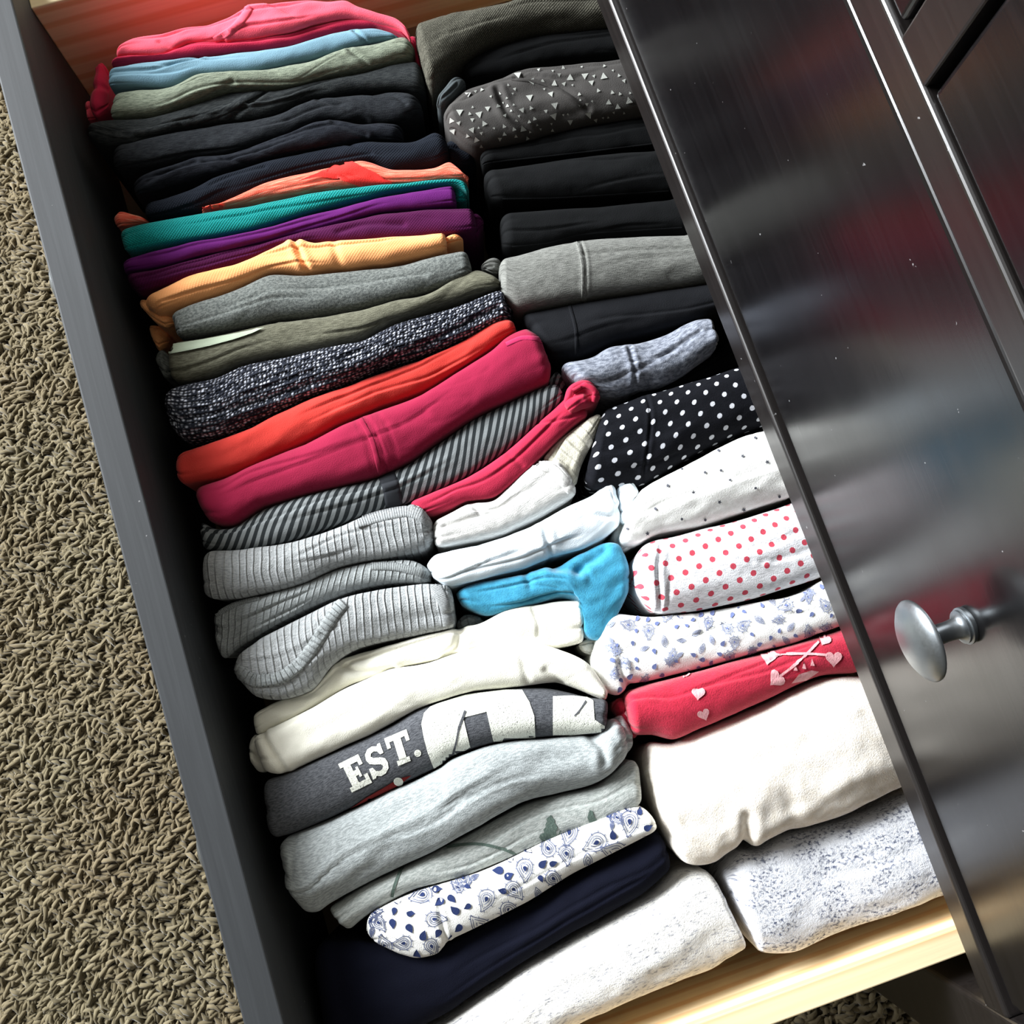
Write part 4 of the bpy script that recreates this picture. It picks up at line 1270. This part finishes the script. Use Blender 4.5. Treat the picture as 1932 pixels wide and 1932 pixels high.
c = shirt('folded_pants', 'white folded pajama pants with sparse blue-grey paisley above the red fleece', 'pants', QU, QL, m_pw, GR, z=-0.042, amp=1.1, e=(8, 0), ext=0.035,
          grooves=[([(1170, 1250), (1176, 1275), (1190, 1292)], 2.0, 1.8, 0.8), ([(1320, 1160), (1330, 1210)], 1.0, 2.0)])
paisley(c, fill_spots(QU, QL, 0.80, 13, 9), 4, F('blue_ink', (110, 122, 168)), F('faint_ink', (140, 146, 168)))
cloth('folded_corner', [(1132, 1182), (1150, 1160), (1172, 1150)], [(1112, 1254), (1126, 1300), (1160, 1316)], m_pw, z=-0.046, depth=50, parent=c.o, ns=40, arch=7)
cloth('folded_corner', [(1090, 1212), (1110, 1204), (1130, 1200)], [(1098, 1228), (1114, 1236), (1128, 1240)], m_pw, z=-0.058, depth=40, parent=c.o, ns=30, arch=4)
m_rf = F('red_fleece', (188, 37, 63), (170, 30, 53), 'fleece', sheen=0.3, weave=0.4)
c = shirt('folded_pants', 'red fleece folded pajama pants with pale hearts and branches', 'pants',
          [(1176, 1304), (1235, 1287), (1343, 1258), (1500, 1214), (1582, 1188)], [(1190, 1388), (1230, 1388), (1271, 1396), (1325, 1372), (1416, 1332), (1486, 1300), (1547, 1276), (1612, 1270)],
          m_rf, GR, z=-0.042, amp=0.7, e=(5, 0), ext=0.03, arch=14)


def heart(x, y, s, r0):
    P_ = []
    for k in range(20):
        t = 2 * math.pi * k / 20
        a_, b_ = 16 * math.sin(t)**3 / 16, -(13 * math.cos(t) - 5 * math.cos(2 * t) - 2 * math.cos(3 * t) - math.cos(4 * t)) / 16
        P_.append((x + s * (a_ * math.cos(r0) - b_ * math.sin(r0)), y + s * (a_ * math.sin(r0) + b_ * math.cos(r0))))
    return P_


hp = [heart(1317, 1308, 13, 0.1), heart(1327, 1347, 12, -0.4), heart(1450, 1240, 16, 0.2), heart(1572, 1242, 16, 0), heart(1464, 1281, 16, 0.8), heart(1293, 1272, 9, 0.4), heart(1556, 1208, 12, 0.5)]
hp += stroke([(1462, 1236), (1520, 1234), (1560, 1236)], 4.5, 10) + stroke([(1470, 1276), (1505, 1250), (1545, 1212)], 4.5, 10)
hp += [[(1496, 1265), (1500, 1254), (1504, 1265)], [(1512, 1262), (1516, 1248), (1520, 1262)], [(1528, 1256), (1531, 1242), (1536, 1256)]]
hp += [[(1492, 1288), (1506, 1272), (1530, 1264), (1544, 1266), (1520, 1282)]]
m_hi = F('blush_ink', (226, 172, 174), (214, 150, 156), 'fleece', weave=0.3)
for h_ in hp[:7]:
    print_mesh(c, 'heart_print', [h_], m_hi, 0.0007, cell=6)
print_mesh(c, 'branch_print', hp[7:], m_hi, 0.0008, cell=6, stuff=True)
c3 = cloth('folded_corner', [(1146, 1328), (1160, 1318), (1178, 1308)], [(1184, 1386), (1194, 1394), (1212, 1384)], m_rf, z=-0.050, depth=45, parent=c.o, ns=30, arch=7)
print_mesh(c3, 'heart_print', [heart(1190, 1348, 11, -0.3)], m_hi, 0.0007, cell=6)
m_cf = F('cream_fleece', (252, 246, 236), (236, 226, 210), 'fleece', sheen=0.35, weave=0.35)
c = shirt('folded_blanket', 'thick cream fleece folded blanket beside the red fleece pants', 'blanket',
          [(1202, 1410), (1230, 1398), (1271, 1400), (1325, 1376), (1416, 1335), (1486, 1303), (1547, 1278), (1616, 1274)],
          [(1276, 1628), (1314, 1640), (1354, 1634), (1384, 1610), (1409, 1593), (1431, 1600), (1486, 1572), (1594, 1543), (1700, 1490)], m_cf, GR, folds=0, z=-0.050, amp=1.3, e=(8, 0), ext=0.03, arch=24,
          grooves=[([(1405, 1540), (1408, 1570), (1412, 1600)], 2.0, 3.0, 1.0), ([(1480, 1500), (1500, 1565)], 1.2, 5)])
m_sp = F('speckled_sweater', (231, 233, 238), (78, 86, 112), 'speckle', st=(0.45, 0.6), lo=0.44, hi=0.68, sheen=0.2)
c = shirt('folded_sweater', 'white and navy speckled folded sweater in the near corner under the rail', 'sweater',
          [(1358, 1640), (1395, 1606), (1431, 1602), (1486, 1574), (1594, 1545), (1702, 1500)],
          [(1420, 1770), (1440, 1802), (1504, 1804), (1594, 1766), (1780, 1698)], m_sp, GR, z=-0.057, amp=1.0, e=(8, 0), ext=0.025, arch=18)
